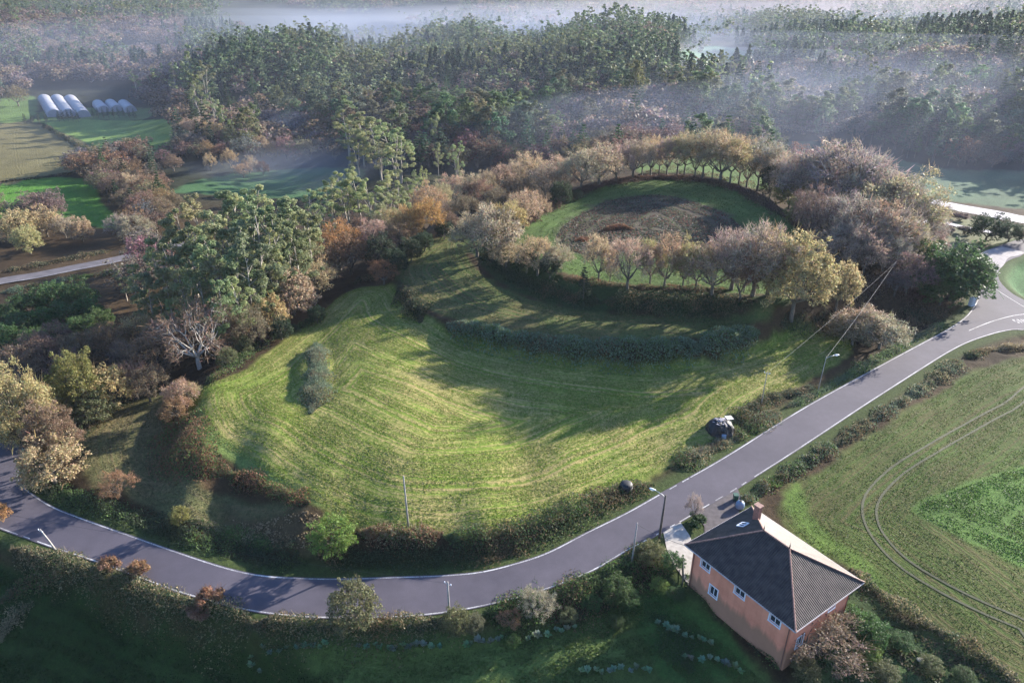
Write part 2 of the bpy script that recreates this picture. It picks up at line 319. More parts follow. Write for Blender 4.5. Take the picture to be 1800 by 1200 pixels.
class MB:
    """collects boxes, tubes and faces into one mesh"""
    def __init__(s): s.v = []; s.f = []; s.m = []
    def add(s, V, Fs, mi=0):
        o = len(s.v); s.v += [tuple(map(float, q)) for q in V]; s.f += [tuple(int(i)+o for i in f) for f in Fs]; s.m += [mi]*len(Fs); return s
    def box(s, c, d, ax=None, mi=0):
        c = np.array(c, float); ax = np.eye(3) if ax is None else np.array(ax, float)
        V = [c+ax[0]*i*d[0]/2+ax[1]*j*d[1]/2+ax[2]*k*d[2]/2 for k in (-1, 1) for j in (-1, 1) for i in (-1, 1)]
        return s.add(V, [(0, 2, 3, 1), (4, 5, 7, 6), (0, 1, 5, 4), (2, 6, 7, 3), (0, 4, 6, 2), (1, 3, 7, 5)], mi)
    def tube(s, path, rad, k=8, mi=0, cap=True):
        path = [np.array(q, float) for q in path]; V = []; m = len(path)
        for i, q in enumerate(path):
            d = path[min(i+1, m-1)]-path[max(i-1, 0)]; d /= np.linalg.norm(d)+1e-9
            a = np.cross(d, (0, 0, 1) if abs(d[2]) < .9 else (1, 0, 0)); a /= np.linalg.norm(a); b = np.cross(d, a)
            r = rad[i] if hasattr(rad, '__len__') else rad
            V += [q+r*(a*math.cos(2*math.pi*j/k)+b*math.sin(2*math.pi*j/k)) for j in range(k)]
        Fs = [(i*k+j, i*k+(j+1) % k, (i+1)*k+(j+1) % k, (i+1)*k+j) for i in range(m-1) for j in range(k)]
        if cap: Fs += [tuple(range(k))[::-1], tuple((m-1)*k+j for j in range(k))]
        return s.add(V, Fs, mi)
    def lathe(s, prof, k=20, c=(0, 0, 0), mi=0):
        V = [(c[0]+r*math.cos(2*math.pi*j/k), c[1]+r*math.sin(2*math.pi*j/k), c[2]+z) for r, z in prof for j in range(k)]
        Fs = [(i*k+j, i*k+(j+1) % k, (i+1)*k+(j+1) % k, (i+1)*k+j) for i in range(len(prof)-1) for j in range(k)]
        Fs += [tuple(range(k))[::-1], tuple((len(prof)-1)*k+j for j in range(k))]
        return s.add(V, Fs, mi)
    def mesh(s, name, mats, smooth=False):
        me = bpy.data.meshes.new(name); me.from_pydata(s.v, [], s.f)
        for m in (mats if isinstance(mats, list) else [mats]): me.materials.append(m)
        for i, p in enumerate(me.polygons): p.material_index = s.m[i]; p.use_smooth = smooth
        me.update(); return me
    def obj(s, name, mats, parent=None, smooth=False, loc=None): return link(name, s.mesh(name, mats, smooth), parent, loc)
def cards(P0, size, aspect=1.0, up=.35, out=None, r=None):
    """leaf-sized quads at points P0, random orientation with normals biased upward / outward"""
    r = r or rng; n_ = len(P0); nrm = r.normal(size=(n_, 3)); nrm /= np.linalg.norm(nrm, axis=1)[:, None]
    if out is not None: nrm = nrm+out*.9
    nrm[:, 2] += up; nrm /= np.linalg.norm(nrm, axis=1)[:, None]+1e-9
    a = np.cross(nrm, r.normal(size=(n_, 3))); a /= np.linalg.norm(a, axis=1)[:, None]+1e-9; b = np.cross(nrm, a)
    sz = (np.asarray(size)*r.uniform(.6, 1.4, n_))[:, None]/2
    a = a*sz*aspect; b = b*sz
    V = np.stack([P0-a*.5-b, P0+a-b*.25, P0+a*.4+b, P0-a+b*.3], 1).reshape(-1, 3)
    return V, np.arange(4*n_).reshape(-1, 4)
def strips(A0, B0, wd, r=None):
    """thin twig quads from A0 to B0"""
    r = r or rng; d = B0-A0; d = d/(np.linalg.norm(d, axis=1)[:, None]+1e-9); s_ = np.cross(d, r.normal(size=d.shape)); s_ /= np.linalg.norm(s_, axis=1)[:, None]+1e-9
    wv = np.asarray(wd).reshape(-1, 1)/2
    V = np.stack([A0-s_*wv, A0+s_*wv, B0+s_*wv*.35, B0-s_*wv*.35], 1).reshape(-1, 3)
    return V, np.arange(4*len(A0)).reshape(-1, 4)
def percard(n_, base_c, var, r=None, hue=.08):
    r = r or rng; k = 1+r.normal(size=(n_, 1))*var; h = 1+r.normal(size=(n_, 3))*hue
    return np.repeat(np.clip(np.array(base_c)*k*h, .002, 1), 4, 0)

# ------------------------------------------------------------------ ground sheet
nr, ncol = GX.shape
idx = np.arange(nr*ncol).reshape(nr, ncol)
Q = np.stack([idx[:-1, :-1], idx[:-1, 1:], idx[1:, 1:], idx[1:, :-1]], -1).reshape(-1, 4)
gm = quad_mesh('ground', np.stack([GX, GY, Z], -1).reshape(-1, 3), Q, [M_GROUND], np.clip(C, .004, 1).reshape(-1, 3), smooth=True)
c4 = np.ones((nr*ncol, 4), np.float32); c4[:, :3] = straw_c.reshape(-1, 3); set_attr(gm, 'Straw', 'FLOAT_COLOR', 'POINT', c4, 'color')
set_attr(gm, 'sd', 'FLOAT', 'POINT', sdv); set_attr(gm, 'tex', 'FLOAT', 'POINT', tex)
tag(link('ground', gm), 'rolling fields and wooded ground around the ring-shaped hill fort', kind='structure')

# ------------------------------------------------------------------ roads
def asphalt():
    m, t, b = newmat('asphalt'); co = objcoord(t)
    a = N(t, 'ShaderNodeTexNoise', i_Scale=.12, i_Detail=4); c = N(t, 'ShaderNodeTexNoise', i_Scale=14, i_Detail=6); d = N(t, 'ShaderNodeTexNoise', i_Scale=.8, i_Detail=6, i_Roughness=.7)
    for q in (a, c, d): t.links.new(co, q.inputs['Vector'])
    c1 = ramp(t, a.outputs[0], .3, .7, (.054, .049, .063), (.076, .068, .084))
    c2 = mix(t, 1.0, c1, ramp(t, c.outputs[0], .3, .7, (.8, .8, .8), (1.2, 1.2, 1.2)), 'MULTIPLY')
    c3 = mix(t, 1.0, c2, ramp(t, d.outputs[0], .25, .75, (.88, .88, .88), (1.12, 1.12, 1.12)), 'MULTIPLY')
    t.links.new(c3, b.inputs['Base Color']); b.inputs['Roughness'].default_value = .85; b.inputs['Specular IOR Level'].default_value = .3
    bp = N(t, 'ShaderNodeBump', i_Strength=.4, i_Distance=.01); t.links.new(c.outputs[0], bp.inputs['Height']); t.links.new(bp.outputs[0], b.inputs['Normal'])
    return m
M_ASPH = asphalt()
M_PAINT = simple('road_paint', (.62, .62, .60), .6, .12, 8)
def worn_paint():
    m, t, b = newmat('road_paint'); co = objcoord(t); a = N(t, 'ShaderNodeTexNoise', i_Scale=5.0, i_Detail=6, i_Roughness=.75); c = N(t, 'ShaderNodeTexNoise', i_Scale=.25, i_Detail=2)
    for q in (a, c): t.links.new(co, q.inputs['Vector'])
    ad = N(t, 'ShaderNodeMath', operation='MULTIPLY_ADD', i_1=.5); t.links.new(c.outputs[0], ad.inputs[0]); t.links.new(a.outputs[0], ad.inputs[2])
    t.links.new(ramp(t, ad.outputs[0], .62, .84, (.50, .50, .49), (.15, .14, .15)), b.inputs['Base Color']); b.inputs['Roughness'].default_value = .7; return m
M_PAINT = worn_paint()
M_CONC = simple('concrete', (.34, .31, .27), .85, .18, 1.5, .2)
def flat_poly(name, poly, z, mat):
    vs = [Vector((p[0], p[1], 0)) for p in poly]; tris = tessellate_polygon([vs])
    me = bpy.data.meshes.new(name); me.from_pydata([(p[0], p[1], z) for p in poly], [], [t_ if ((vs[t_[1]]-vs[t_[0]]).cross(vs[t_[2]]-vs[t_[0]])).z > 0 else t_[::-1] for t_ in tris]); me.materials.append(mat); me.update()
    return link(name, me)
tag(flat_poly('road', ROADP, 0, M_ASPH), 'grey asphalt road curving round the foot of the fields', kind='structure')
tag(flat_poly('driveway', DRIVE, .004, M_CONC), 'pale concrete driveway beside the pink house', kind='structure')
M_PARK = simple('worn_asphalt', (.065, .055, .058), .9, .3, 1.2)
tag(flat_poly('forecourt', PARK, -.004, M_PARK), 'dark worn tarmac patch behind the pink house', kind='structure')
def flat_line(poly, wd, z, dashes=None):
    """ribbons along a plane polyline; dashes = list of (start, end) in metres"""
    p = np.asarray(poly, float); seg = np.linalg.norm(np.diff(p, axis=0), axis=1); cum = np.append(0, np.cumsum(seg)); L = cum[-1]
    V = []; Fq = []
    for a, b in (dashes or [(0, L)]):
        b = min(b, L); t_ = np.unique(np.concatenate([[a, b], cum[(cum > a) & (cum < b)]]))
        q = np.stack([np.interp(t_, cum, p[:, 0]), np.interp(t_, cum, p[:, 1])], 1)
        d = np.gradient(q, axis=0); d /= np.linalg.norm(d, axis=1)[:, None]+1e-9; nn = np.stack([-d[:, 1], d[:, 0]], 1)*wd/2
        o = len(V)
        for i in range(len(q)): V += [(*(q[i]+nn[i]), z), (*(q[i]-nn[i]), z)]
        Fq += [(o+2*i, o+2*i+1, o+2*i+3, o+2*i+2) for i in range(len(q)-1)]
    return V, Fq
def inset(poly, d):
    p = np.asarray(poly, float); g = np.gradient(p, axis=0); g /= np.linalg.norm(g, axis=1)[:, None]+1e-9
    return p+np.stack([g[:, 1], -g[:, 0]], 1)*d
mb = MB(); tl = inset(topw, .22)
def clos(pl, u, v):
    q = np.array(P(u, v)); k = np.argmin(((pl-q)**2).sum(1)); return np.append(0, np.cumsum(np.linalg.norm(np.diff(pl, axis=0), axis=1)))[k]
T = lambda u, v: clos(tl, u, v)
d1, d2 = T(1157, 868), T(1207, 840)
dash = [(0, T(1160, 866)), (d1+2.2, d1+3.7), (d1+5.0, d1+6.5), (d2+.6, T(1712, 520)), (T(1712, 520)+1.5, T(1712, 520)+2.6)]
mb.add(*flat_line(tl, .17, .004, dash)); bl = inset(botw, .22); T2 = lambda u, v: clos(bl, u, v)
s0 = T2(1163, 937)
mb.add(*flat_line(bl, .17, .004, [(T2(1800,580), T2(1328,839)), (T2(1315,848), T2(1305,854)), (T2(1297,859), T2(1281,868)), (T2(1271,874), T2(1260,881)), (T2(1249,887), T2(1238,893)), (T2(1226,901), T2(1197,918)), (T2(1186,924), T2(1176,930)),
    (T2(1163,937), T2(1152,943)), (T2(1137,951), T2(100,966)), (T2(85,960), T2(68,955)), (T2(52,949), T2(40,945)), (T2(27,939), T2(-30,918)), (T2(-60,907), T2(-260,740))]))
mb.add(*flat_line(smooth_poly([P(*q) for q in [(1703,581),(1740,566),(1775,556),(1800,552),(1850,548)]], 4, False), .17, .004))
mb.add(*flat_line(smooth_poly([P(*q) for q in [(1729,486),(1745,504),(1775,524),(1810,545)]], 4, False), .12, .004))
# letters painted on the road ahead of the junction, seen in part at the picture's edge
def painted_glyph(cx, cy, ang, strokes, sx, sy):
    c_, s_ = math.cos(ang), math.sin(ang)
    for st in strokes:
        mb.add(*flat_line([(cx+(x*sx)*c_-(y*sy)*s_, cy+(x*sx)*s_+(y*sy)*c_) for x, y in st], .2, .004))
gx, gy = P(1789, 566)
for k_, st in enumerate(([[(1, 1), (0, 1), (0, .5), (1, .5), (1, 0), (0, 0)]], [[(0, 1), (1, 1)], [(.5, 1), (.5, 0)]], [[(0, 0), (0, 1), (1, 1), (1, 0), (0, 0)]], [[(0, 0), (0, 1), (1, 1), (1, .5), (0, .5)]])):
    painted_glyph(gx+.75*k_*1.2-.3, gy-.4+.12*k_, .1, st, .5, 1.5)
tag(mb.obj('road_markings', [M_PAINT]), 'white edge lines and dashes painted along the asphalt road', kind='structure')
def drape(name, line, wd, mat, lift, label, k=3, edge=None):
    p = np.asarray(line); seg = np.append(0, np.cumsum(np.linalg.norm(np.diff(p, axis=0), axis=1))); t_ = np.arange(0, seg[-1], .8)
    q = np.stack([np.interp(t_, seg, p[:, 0]), np.interp(t_, seg, p[:, 1])], 1); d = np.gradient(q, axis=0); d /= np.linalg.norm(d, axis=1)[:, None]+1e-9; nn = np.stack([-d[:, 1], d[:, 0]], 1)
    mcols = max(2, int(wd/.8)+1); V = []; Fq = []
    zz = [ground((q+nn*wd*e)[:, 0], (q+nn*wd*e)[:, 1]) for e in np.linspace(-.5, .5, mcols)]
    if lift >= .1:
        zc = np.convolve(np.pad(np.mean(zz, 0), 12, mode='edge'), np.ones(25)/25, 'valid'); zz = [zc]*mcols
    for e, z_ in zip(np.linspace(-.5, .5, mcols), zz): V.append(np.column_stack([q+nn*wd*e, z_+lift]))
    V = np.stack(V, 1); m_ = len(q); ii = np.arange(m_*mcols).reshape(m_, mcols)
    Fq = np.stack([ii[:-1, :-1], ii[:-1, 1:], ii[1:, 1:], ii[1:, :-1]], -1).reshape(-1, 4)[:, ::-1]
    me = quad_mesh(name, V.reshape(-1, 3), Fq, [mat], smooth=True); o = link(name, me)
    tag(o, label, kind='structure'); return q
M_LANE2 = simple('old_asphalt', (.085, .075, .08), .85, .2, .5)
l2 = GP([(-120,520),(0,497),(60,487),(130,473),(190,461),(245,447),(330,425)], 5)[:-5]
drape('lane', l2, 5.2, M_LANE2, .30, 'narrow grey lane below the wooded slope at the left')
for e, nm in ((2.45, 0), (-2.45, 0)): drape('road_markings', inset(l2, e), .16, M_PAINT, .31, 'thin white edge line along the narrow lane at the left')
M_FROST = simple('frosted_gravel', (.40, .37, .37), .8, .12, .8)
drape('track', GP([(1560,350),(1610,353),(1680,366),(1750,379),(1800,388),(1900,402)], 5)[:-5], 9.0, M_FROST, .30, 'wide pale frosted track between the misty meadow and the trees at the right')
drape('path', GP([(1580,385),(1640,392),(1700,402),(1745,412)], 5)[:-5], 2.6, M_FROST, .30, 'narrow pale path below the wide frosted track')
M_PALELANE = simple('sunlit_lane_tone', (.20, .18, .18), .85, .15, 1.0)  # lane painted paler than the road asphalt, its sunlight put into the colour
drape('lane', GP([(1738,474),(1742,460),(1752,448),(1780,440),(1830,432),(1870,428)], 5)[:-5], 6.0, M_PALELANE, .12, 'pale sunlit lane leaving the road junction at the right')
M_DIRT = simple('pressed_earth', (.054, .056, .026), .95, .25, 3)
for off in (0, 1.9):
    tr = inset(GP([(1860,690),(1780,722),(1700,765),(1640,800),(1585,835),(1545,880),(1545,925),(1585,975),(1650,1020),(1720,1055),(1800,1090),(1900,1130)], 6)[:-6], off)
    drape('tyre_track', tr, .34, M_DIRT, .05, 'curved tyre track pressed into the grass field right of the house')

# ------------------------------------------------------------------ house
def L3(i, j, z): p = HC+ha*i+hb*j; return (p[0], p[1], z)
HAX = [(ha[0], ha[1], 0), (hb[0], hb[1], 0), (0, 0, 1)]
def stucco():
    m, t, b = newmat('pink_render'); co = objcoord(t)
    a = N(t, 'ShaderNodeTexNoise', i_Scale=.35, i_Detail=6, i_Roughness=.65); c = N(t, 'ShaderNodeTexNoise', i_Scale=20, i_Detail=3)
    mp = N(t, 'ShaderNodeMapping'); mp.inputs['Scale'].default_value = (1.2, 1.2, .12); st = N(t, 'ShaderNodeTexNoise', i_Scale=1.0, i_Detail=5)
    t.links.new(co, mp.inputs[0]); t.links.new(mp.outputs[0], st.inputs['Vector'])
    for q in (a, c): t.links.new(co, q.inputs['Vector'])
    c1 = ramp(t, a.outputs[0], .32, .68, (.58, .205, .125), (.76, .30, .19)); c2 = mix(t, 1, c1, ramp(t, st.outputs[0], .35, .7, (1, 1, 1), (.84, .82, .80)), 'MULTIPLY')
    sx = N(t, 'ShaderNodeSeparateXYZ'); t.links.new(co, sx.inputs[0])
    # damp, moss-stained foot of the wall
    ad = N(t, 'ShaderNodeMath', operation='MULTIPLY_ADD', i_1=-3.0); t.links.new(st.outputs[0], ad.inputs[0]); t.links.new(sx.outputs[2], ad.inputs[2])
    c3 = mix(t, ramp(t, ad.outputs[0], .0, .9, (.7, .7, .7), (0, 0, 0)), c2, (.20, .13, .08))
    t.links.new(c3, b.inputs['Base Color']); b.inputs['Roughness'].default_value = .9
    bp = N(t, 'ShaderNodeBump', i_Strength=.3, i_Distance=.01); t.links.new(c.outputs[0], bp.inputs['Height']); t.links.new(bp.outputs[0], b.inputs['Normal'])
    return m
M_PINK = stucco()
M_TILE = simple('dark_roof_tile', (.044, .033, .029), .62, .35, 1.3, **{'Specular IOR Level': .35})
M_RIDGE = simple('ridge_tile', (.24, .13, .10), .7, .3, 4)
M_WHITE = simple('white_frame', (.62, .66, .74), .5, .06, 4)
M_GLASS = simple('window_glass', (.03, .035, .045), .08, .1, 2, **{'Specular IOR Level': .8})
M_METAL = simple('galvanised_metal', (.42, .43, .44), .45, .15, 5, metallic=.7)
M_BRICK = simple('chimney_brick', (.26, .12, .09), .9, .3, 6, .4)
house = link('house', None, loc=None); tag(house, 'two-storey pink rendered house with dark tiled hip roof', 'house')
WI, WJ, EZ, BZ = 7.15, 5.4, 6.25, -2.2
wins = [(-5.1, 5.05, 1.3, 1.25), (-3.4, 2.1, 1.15, 1.35), (.1, 5.05, 1.35, 1.2), (5.0, 5.05, 1.35, 1.2)]   # along the wall, centre height, width, height
mb = MB(); h_ = .14
def wall_with_openings(mb, p0, along, outn, length, z0, z1, ops, depth=.18):
    """a wall quad with real recessed openings; ops in (s, z, w, h) measured along the wall"""
    along = np.array(along); outn = np.array(outn); p0 = np.array(p0, float)
    xs = sorted({0, length, *[o[0]-o[2]/2 for o in ops], *[o[0]+o[2]/2 for o in ops]}); zs = sorted({z0, z1, *[o[1]-o[3]/2 for o in ops], *[o[1]+o[3]/2 for o in ops]})
    pt = lambda s, z, d=0: p0+along*s-outn*d+np.array([0, 0, z])
    for i in range(len(xs)-1):
        for j in range(len(zs)-1):
            cx, cz = (xs[i]+xs[i+1])/2, (zs[j]+zs[j+1])/2
            if any(abs(cx-o[0]) < o[2]/2 and abs(cz-o[1]) < o[3]/2 for o in ops): continue
            mb.add([pt(xs[i], zs[j]), pt(xs[i+1], zs[j]), pt(xs[i+1], zs[j+1]), pt(xs[i], zs[j+1])], [(0, 1, 2, 3)])
    for s, z, w_, hh in ops:
        a, b, c, d = s-w_/2, s+w_/2, z-hh/2, z+hh/2
        for q in ([(a, c), (a, d)], [(b, d), (b, c)], [(b, c), (a, c)], [(a, d), (b, d)]):
            mb.add([pt(*q[0]), pt(*q[1]), pt(*q[1], depth), pt(*q[0], depth)], [(0, 1, 2, 3)])
A3 = np.array([ha[0], ha[1], 0]); B3 = np.array([hb[0], hb[1], 0])
sides = [((-WI, -WJ), A3, -B3, 2*WI, [(s+WI, z, w_, hh) for s, z, w_, hh in wins]),
         ((WI, -WJ), B3, A3, 2*WJ, [(2.2, 2.3, 1.1, 1.5), (7.5, 4.55, 1.1, 1.2)]),
         ((WI, WJ), -A3, B3, 2*WI, [(3, 4.4, 1.2, 1.2), (9, 4.4, 1.2, 1.2), (3, 1.5, 1.2, 1.2), (9, 1.5, 1.2, 1.2)]),
         ((-WI, WJ), -B3, -A3, 2*WJ, [(2.5, 4.4, 1.2, 1.2), (8, 4.4, 1.2, 1.2), (5.4, 1.15, 1.0, 2.1)])]
winlist = []
for (i, j), al, on, ln, ops in sides:
    p0 = L3(i, j, 0); wall_with_openings(mb, p0, al, on, ln, BZ, EZ+.3, ops); winlist += [(np.array(p0)+al*o[0]+np.array([0, 0, o[1]]), al, on, o[2], o[3]) for o in ops]
mb.obj('wall', [M_PINK], house)
for p, al, on, w_, hh in winlist:
    ax = [al, on, (0, 0, 1)]; wn = MB(); d_ = .13; bw = .07
    if hh > 2:
        dr = MB().box(p-on*.12, (w_, .06, hh), ax).obj('door', [simple('brown_door', (.16, .08, .04), .6)], house)
        MB().box(p-on*.07+al*.35, (.12, .05, .03), ax).obj('handle', [M_METAL], dr); continue
    for sx in (-1, 1): wn.box(p-on*d_+al*sx*(w_/2-bw/2), (bw, .06, hh-.01), ax)
    wn.box(p-on*d_, (bw, .06, hh-.15), ax)
    for sz in (-1, 1): wn.box(p-on*d_+np.array([0, 0, sz*(hh/2-bw/2)]), (w_-2*bw-.002, .058, bw), ax)
    fr = wn.obj('window', [M_WHITE], house)
    MB().box(p-on*(d_+.02), (w_-.03, .02, hh-.03), ax).obj('pane', [M_GLASS], fr)
    sr = MB()                                                        # white surround proud of the render
    for sx in (-1, 1): sr.box(p+on*.012+al*sx*(w_/2+.08), (.155, .03, hh+.02), ax)
    for sz in (-1, 1): sr.box(p+on*.014+np.array([0, 0, sz*(hh/2+.09)]), (w_+.34, .04 if sz > 0 else .10, .15), ax)
    sr.obj('surround', [M_WHITE], fr)
# roof: four planes of corrugated tile rows
EI, EJ, RZ = 8.0, 6.2, 10.05; RI = EI-EJ
def roof_plane(mb, e0, e1, r0, r1, period=.27, amp=.035):
    e0, e1, r0, r1 = map(np.array, (e0, e1, r0, r1)); al = e1-e0; L = np.linalg.norm(al); al = al/L
    nrm = np.cross(al, r0-e0); nrm /= np.linalg.norm(nrm); nrm *= np.sign(nrm[2]); up = np.cross(nrm, al); up *= np.sign(up[2])
    Hh = np.dot(r0-e0, up); s0 = np.dot(r0-e0, al); s1 = np.dot(r1-e0, al); prev = None
    for s in np.arange(0, L+1e-6, period/4):
        top = Hh*min(1, s/max(s0, 1e-6), (L-s)/max(L-s1, 1e-6)) if s not in (0, L) else 0
        top = max(top, 0); hh = amp*math.cos(2*math.pi*s/period)
        rows = [e0+al*s+up*top*q+nrm*(hh+.02*math.sin(s*.9+q*top*2.1)*math.sin(q*top*1.3)) for q in (0, .25, .5, .75, 1)]
        if prev is not None:
            for q in range(4): mb.add([prev[q], rows[q], rows[q+1], prev[q+1]], [(0, 1, 2, 3)])
        prev = rows
mb = MB(); cn = {(i, j): L3(i*EI, j*EJ, EZ+.22) for i in (-1, 1) for j in (-1, 1)}; ra, rb = L3(-RI, 0, RZ), L3(RI, 0, RZ)
roof_plane(mb, cn[(-1, -1)], cn[(1, -1)], ra, rb); roof_plane(mb, cn[(1, -1)], cn[(1, 1)], rb, rb); roof_plane(mb, cn[(1, 1)], cn[(-1, 1)], rb, ra); roof_plane(mb, cn[(-1, 1)], cn[(-1, -1)], ra, ra)
roof = mb.obj('roof', [M_TILE], house, smooth=True)
M_SOFFIT = simple('soffit', (.45, .40, .37), .8)
mb = MB(); mb.box(L3(0, 0, EZ+.07), (2*EI-.08, 2*EJ-.08, .12), HAX); mb.obj('eaves', [M_SOFFIT], roof)
mb = MB()
for c_ in cn.values():
    tgt = ra if np.linalg.norm(np.array(c_)-ra) < np.linalg.norm(np.array(c_)-rb) else rb
    pa = np.array(c_)+(0, 0, .05); pb = np.array(tgt)+(0, 0, .07); nseg = 26
    for k_ in range(nseg):
        q0 = pa+(pb-pa)*k_/nseg; q1 = pa+(pb-pa)*(k_+1.15)/nseg; mb.tube([q0, q1], [.12, .085], 6)
for k_ in range(9):
    q0 = np.array(ra)+(np.array(rb)-ra)*k_/9+(0, 0, .08); mb.tube([q0, q0+(np.array(rb)-ra)/8], [.12, .09], 6)
mb.obj('ridge_tiles', [M_RIDGE], roof)
for q in (ra, rb):
    MB().lathe([(.10, 0), (.06, .25), (.09, .35), (.03, .5), (.01, .85)], 8, (q[0], q[1], q[2]+.1)).obj('finial', [M_RIDGE], roof, True)
mb = MB(); cp_ = L3(-4.9, 2.9, 9.0); mb.box(cp_, (.75, .6, 2.6), HAX); ch = mb.obj('chimney', [M_BRICK], roof)
mb = MB().box((cp_[0], cp_[1], 10.36), (.95, .8, .10), HAX); mb.obj('chimney_cap', [M_RIDGE], ch)
# skylight on the left hip plane
hn = np.cross(-B3, np.array(ra)-np.array(cn[(-1, 1)])); hn /= np.linalg.norm(hn); hn *= np.sign(hn[2]); hu = np.cross(hn, B3); hu *= np.sign(hu[2])
sc = np.array(cn[(-1, 1)])+(np.array(cn[(-1, -1)])-cn[(-1, 1)])*.44; sc = sc+hu*3.3+hn*.10
mb = MB()
for s_ in (-1, 1): mb.box(sc+B3*s_*.5, (.14, 1.1, .12), [B3, hu, hn]); mb.box(sc+hu*s_*.5, (.87, .14, .118), [B3, hu, hn])
mb.box(sc, (.08, .85, .10), [B3, hu, hn]); sk = mb.obj('skylight', [M_WHITE], roof); MB().box(sc-hn*.02, (.9, .9, .06), [B3, hu, hn]).obj('pane', [M_GLASS], sk)
M_COPPER = simple('brown_downpipe', (.17, .08, .06), .6, .1)
for i, j in ((-1, -1), (1, -1), (1, 1)):
    q = L3(i*(WI-.25), j*(WJ+.09), 0) if j < 0 else L3(i*(WI+.09), j*(WJ-.25), 0)
    MB().tube([(q[0], q[1], BZ), (q[0], q[1], EZ)], .06, 8).obj('downpipe', [M_COPPER], house)
mb = MB(); cs_ = [cn[(-1, -1)], cn[(1, -1)], cn[(1, 1)], cn[(-1, 1)]]
for k_ in range(4):
    a_, b_ = np.array(cs_[k_])-(0, 0, .07), np.array(cs_[(k_+1) % 4])-(0, 0, .07); mb.tube([a_, b_], .085, 6)
mb.obj('gutter', [simple('pale_gutter', (.38, .33, .32), .5)], roof)
# metal gate / railing between the driveway and the house's left corner
gate = tag(link('metal_gate', None), 'thin dark metal gate at the left corner of the pink house', 'gate')
g0, g1 = np.array(L3(-7.5, -6.1, 0)), np.array(L3(-9.6, -4.0, 0)); mb = MB()
for zz in (.15, 1.7): mb.tube([g0+(0, 0, zz), g1+(0, 0, zz)], .035, 6)
for k_ in range(12): q = g0+(g1-g0)*k_/11; mb.tube([q+(0, 0, .1), q+(0, 0, 1.75)], .018, 5)
M_DARKM = simple('dark_metal', (.05, .05, .05), .5, .2); mb.obj('railing', [M_DARKM], gate)
for q in (g0, g1): MB().tube([q+(0, 0, -1), q+(0, 0, 1.95)], .055, 8).obj('gate_post', [M_DARKM], gate)

# ------------------------------------------------------------------ poles, lamps, wires
M_POLE = simple('concrete_pole', (.24, .225, .21), .9, .2, 2); M_WOODPOLE = simple('dark_wooden_pole', (.075, .06, .05), .9, .3, 3)
POLES = {}
def solve_h(x, y, z, vt):
    hs = np.linspace(.5, 45, 900); dep = y*cp-(z+hs-CAMZ)*sp; vv = 600-F*(y*sp+(z+hs-CAMZ)*cp)/dep; return float(hs[np.argmin(np.abs(vv-vt))])
def pole(key, u, v, h, label, name='utility_pole', mat=None, lean=(0, 0), lamp=None, arms=1, r=.13):
    x, y = G(u, v); z = float(ground(x, y)); h = solve_h(x, y, z, h) if h > 100 else h; root = link(name, None, loc=(x, y, z)); tag(root, label, 'street lamp' if lamp else 'utility pole', None if lamp else 'poles beside the fields and road')
    top = np.array([lean[0], lean[1], h]); MB().tube([(0, 0, -.4), top*.5, top], [r*1.0, r*.8, r*.58], 10).obj('pole', [mat or M_POLE], root, True)
    if arms:
        a = np.array([.45, -.25, 0]); MB().tube([top-a-(0, 0, .35), top+a-(0, 0, .35)], .035, 6).obj('bracket', [M_METAL], root)
        ins = MB()
        for s_ in (-1, 1): q = top+a*s_*.85-(0, 0, .3); ins.lathe([(.05, 0), (.07, .06), (.04, .1), (.06, .16), (.02, .2)], 8, q)
        ins.obj('insulators', [M_WHITE], root)
    if lamp is not None:
        d = np.array([math.cos(lamp), math.sin(lamp), 0]); arm = MB().tube([top-(0, 0, .5), top+d*.5-(0, 0, .05), top+d*1.5+(0, 0, .22)], [.05, .045, .04], 8); arm.obj('lamp_arm', [M_METAL], root, True)
        c_ = top+d*1.85+(0, 0, .24); s3 = np.array([-d[1], d[0], 0]); hd = MB()
        prof = [(-.45, .07, .06), (-.3, .13, .10), (0, .19, .13), (.3, .17, .11), (.45, .07, .05)]; V = []
        for t_, ww, hh in prof: V += [c_+d*t_+s3*ww*math.cos(q)+np.array([0, 0, hh*math.sin(q)]) for q in np.linspace(0, 2*math.pi, 9)[:-1]]
        hd.add(V, [(i*8+j, i*8+(j+1) % 8, i*8+8+(j+1) % 8, i*8+8+j) for i in range(4) for j in range(8)]+[tuple(range(8))[::-1], tuple(range(32, 40))]); hd.obj('lamp_head', [simple('lamp_housing', (.62, .64, .66), .4)], root, True)
        V = [c_+d*.05+d*.26*math.cos(q)+s3*.14*math.sin(q)-(0, 0, .13+k*.05) for k in (0, 1) for q in np.linspace(0, 2*math.pi, 9)[:-1]]
        MB().add(V, [(j, (j+1) % 8, 8+(j+1) % 8, 8+j) for j in range(8)]+[tuple(range(8, 16))]).obj('lamp_glass', [simple('lamp_glass', (.7, .7, .68), .2)], root)
    POLES[key] = np.array([x, y, z])+top-(0, 0, .25)
pole('lamp1', 1158, 950, 872, 'street lamp on a thick dark post where the driveway meets the road', 'street_lamp', M_WOODPOLE, (.25, .2), 2.6, 0, .19)
pole('lamp2', 1437, 690, 627, 'slim street lamp by the tree-shaded far bend of the straight road', 'street_lamp', None, (.2, .1), .1, 0, .09)
pole('fieldpole', 718, 925, 836, 'tall thin pole on the red-tinged bank at the front edge of the big field', lean=(-.1, 0), arms=0, r=.14)
pole('roadpole', 790, 1080, 1022, 'short concrete pole at the outer edge of the curved road', r=.15)
pole('housepole', 1110, 992, 922, 'grey pole in the hedge left of the driveway lamp', lean=(.3, .4), arms=0, r=.13)
pole('leftpole', 103, 972, 928, 'leaning pole beside the dashed line at the left end of the road', lean=(-1.1, -.2), r=.15)
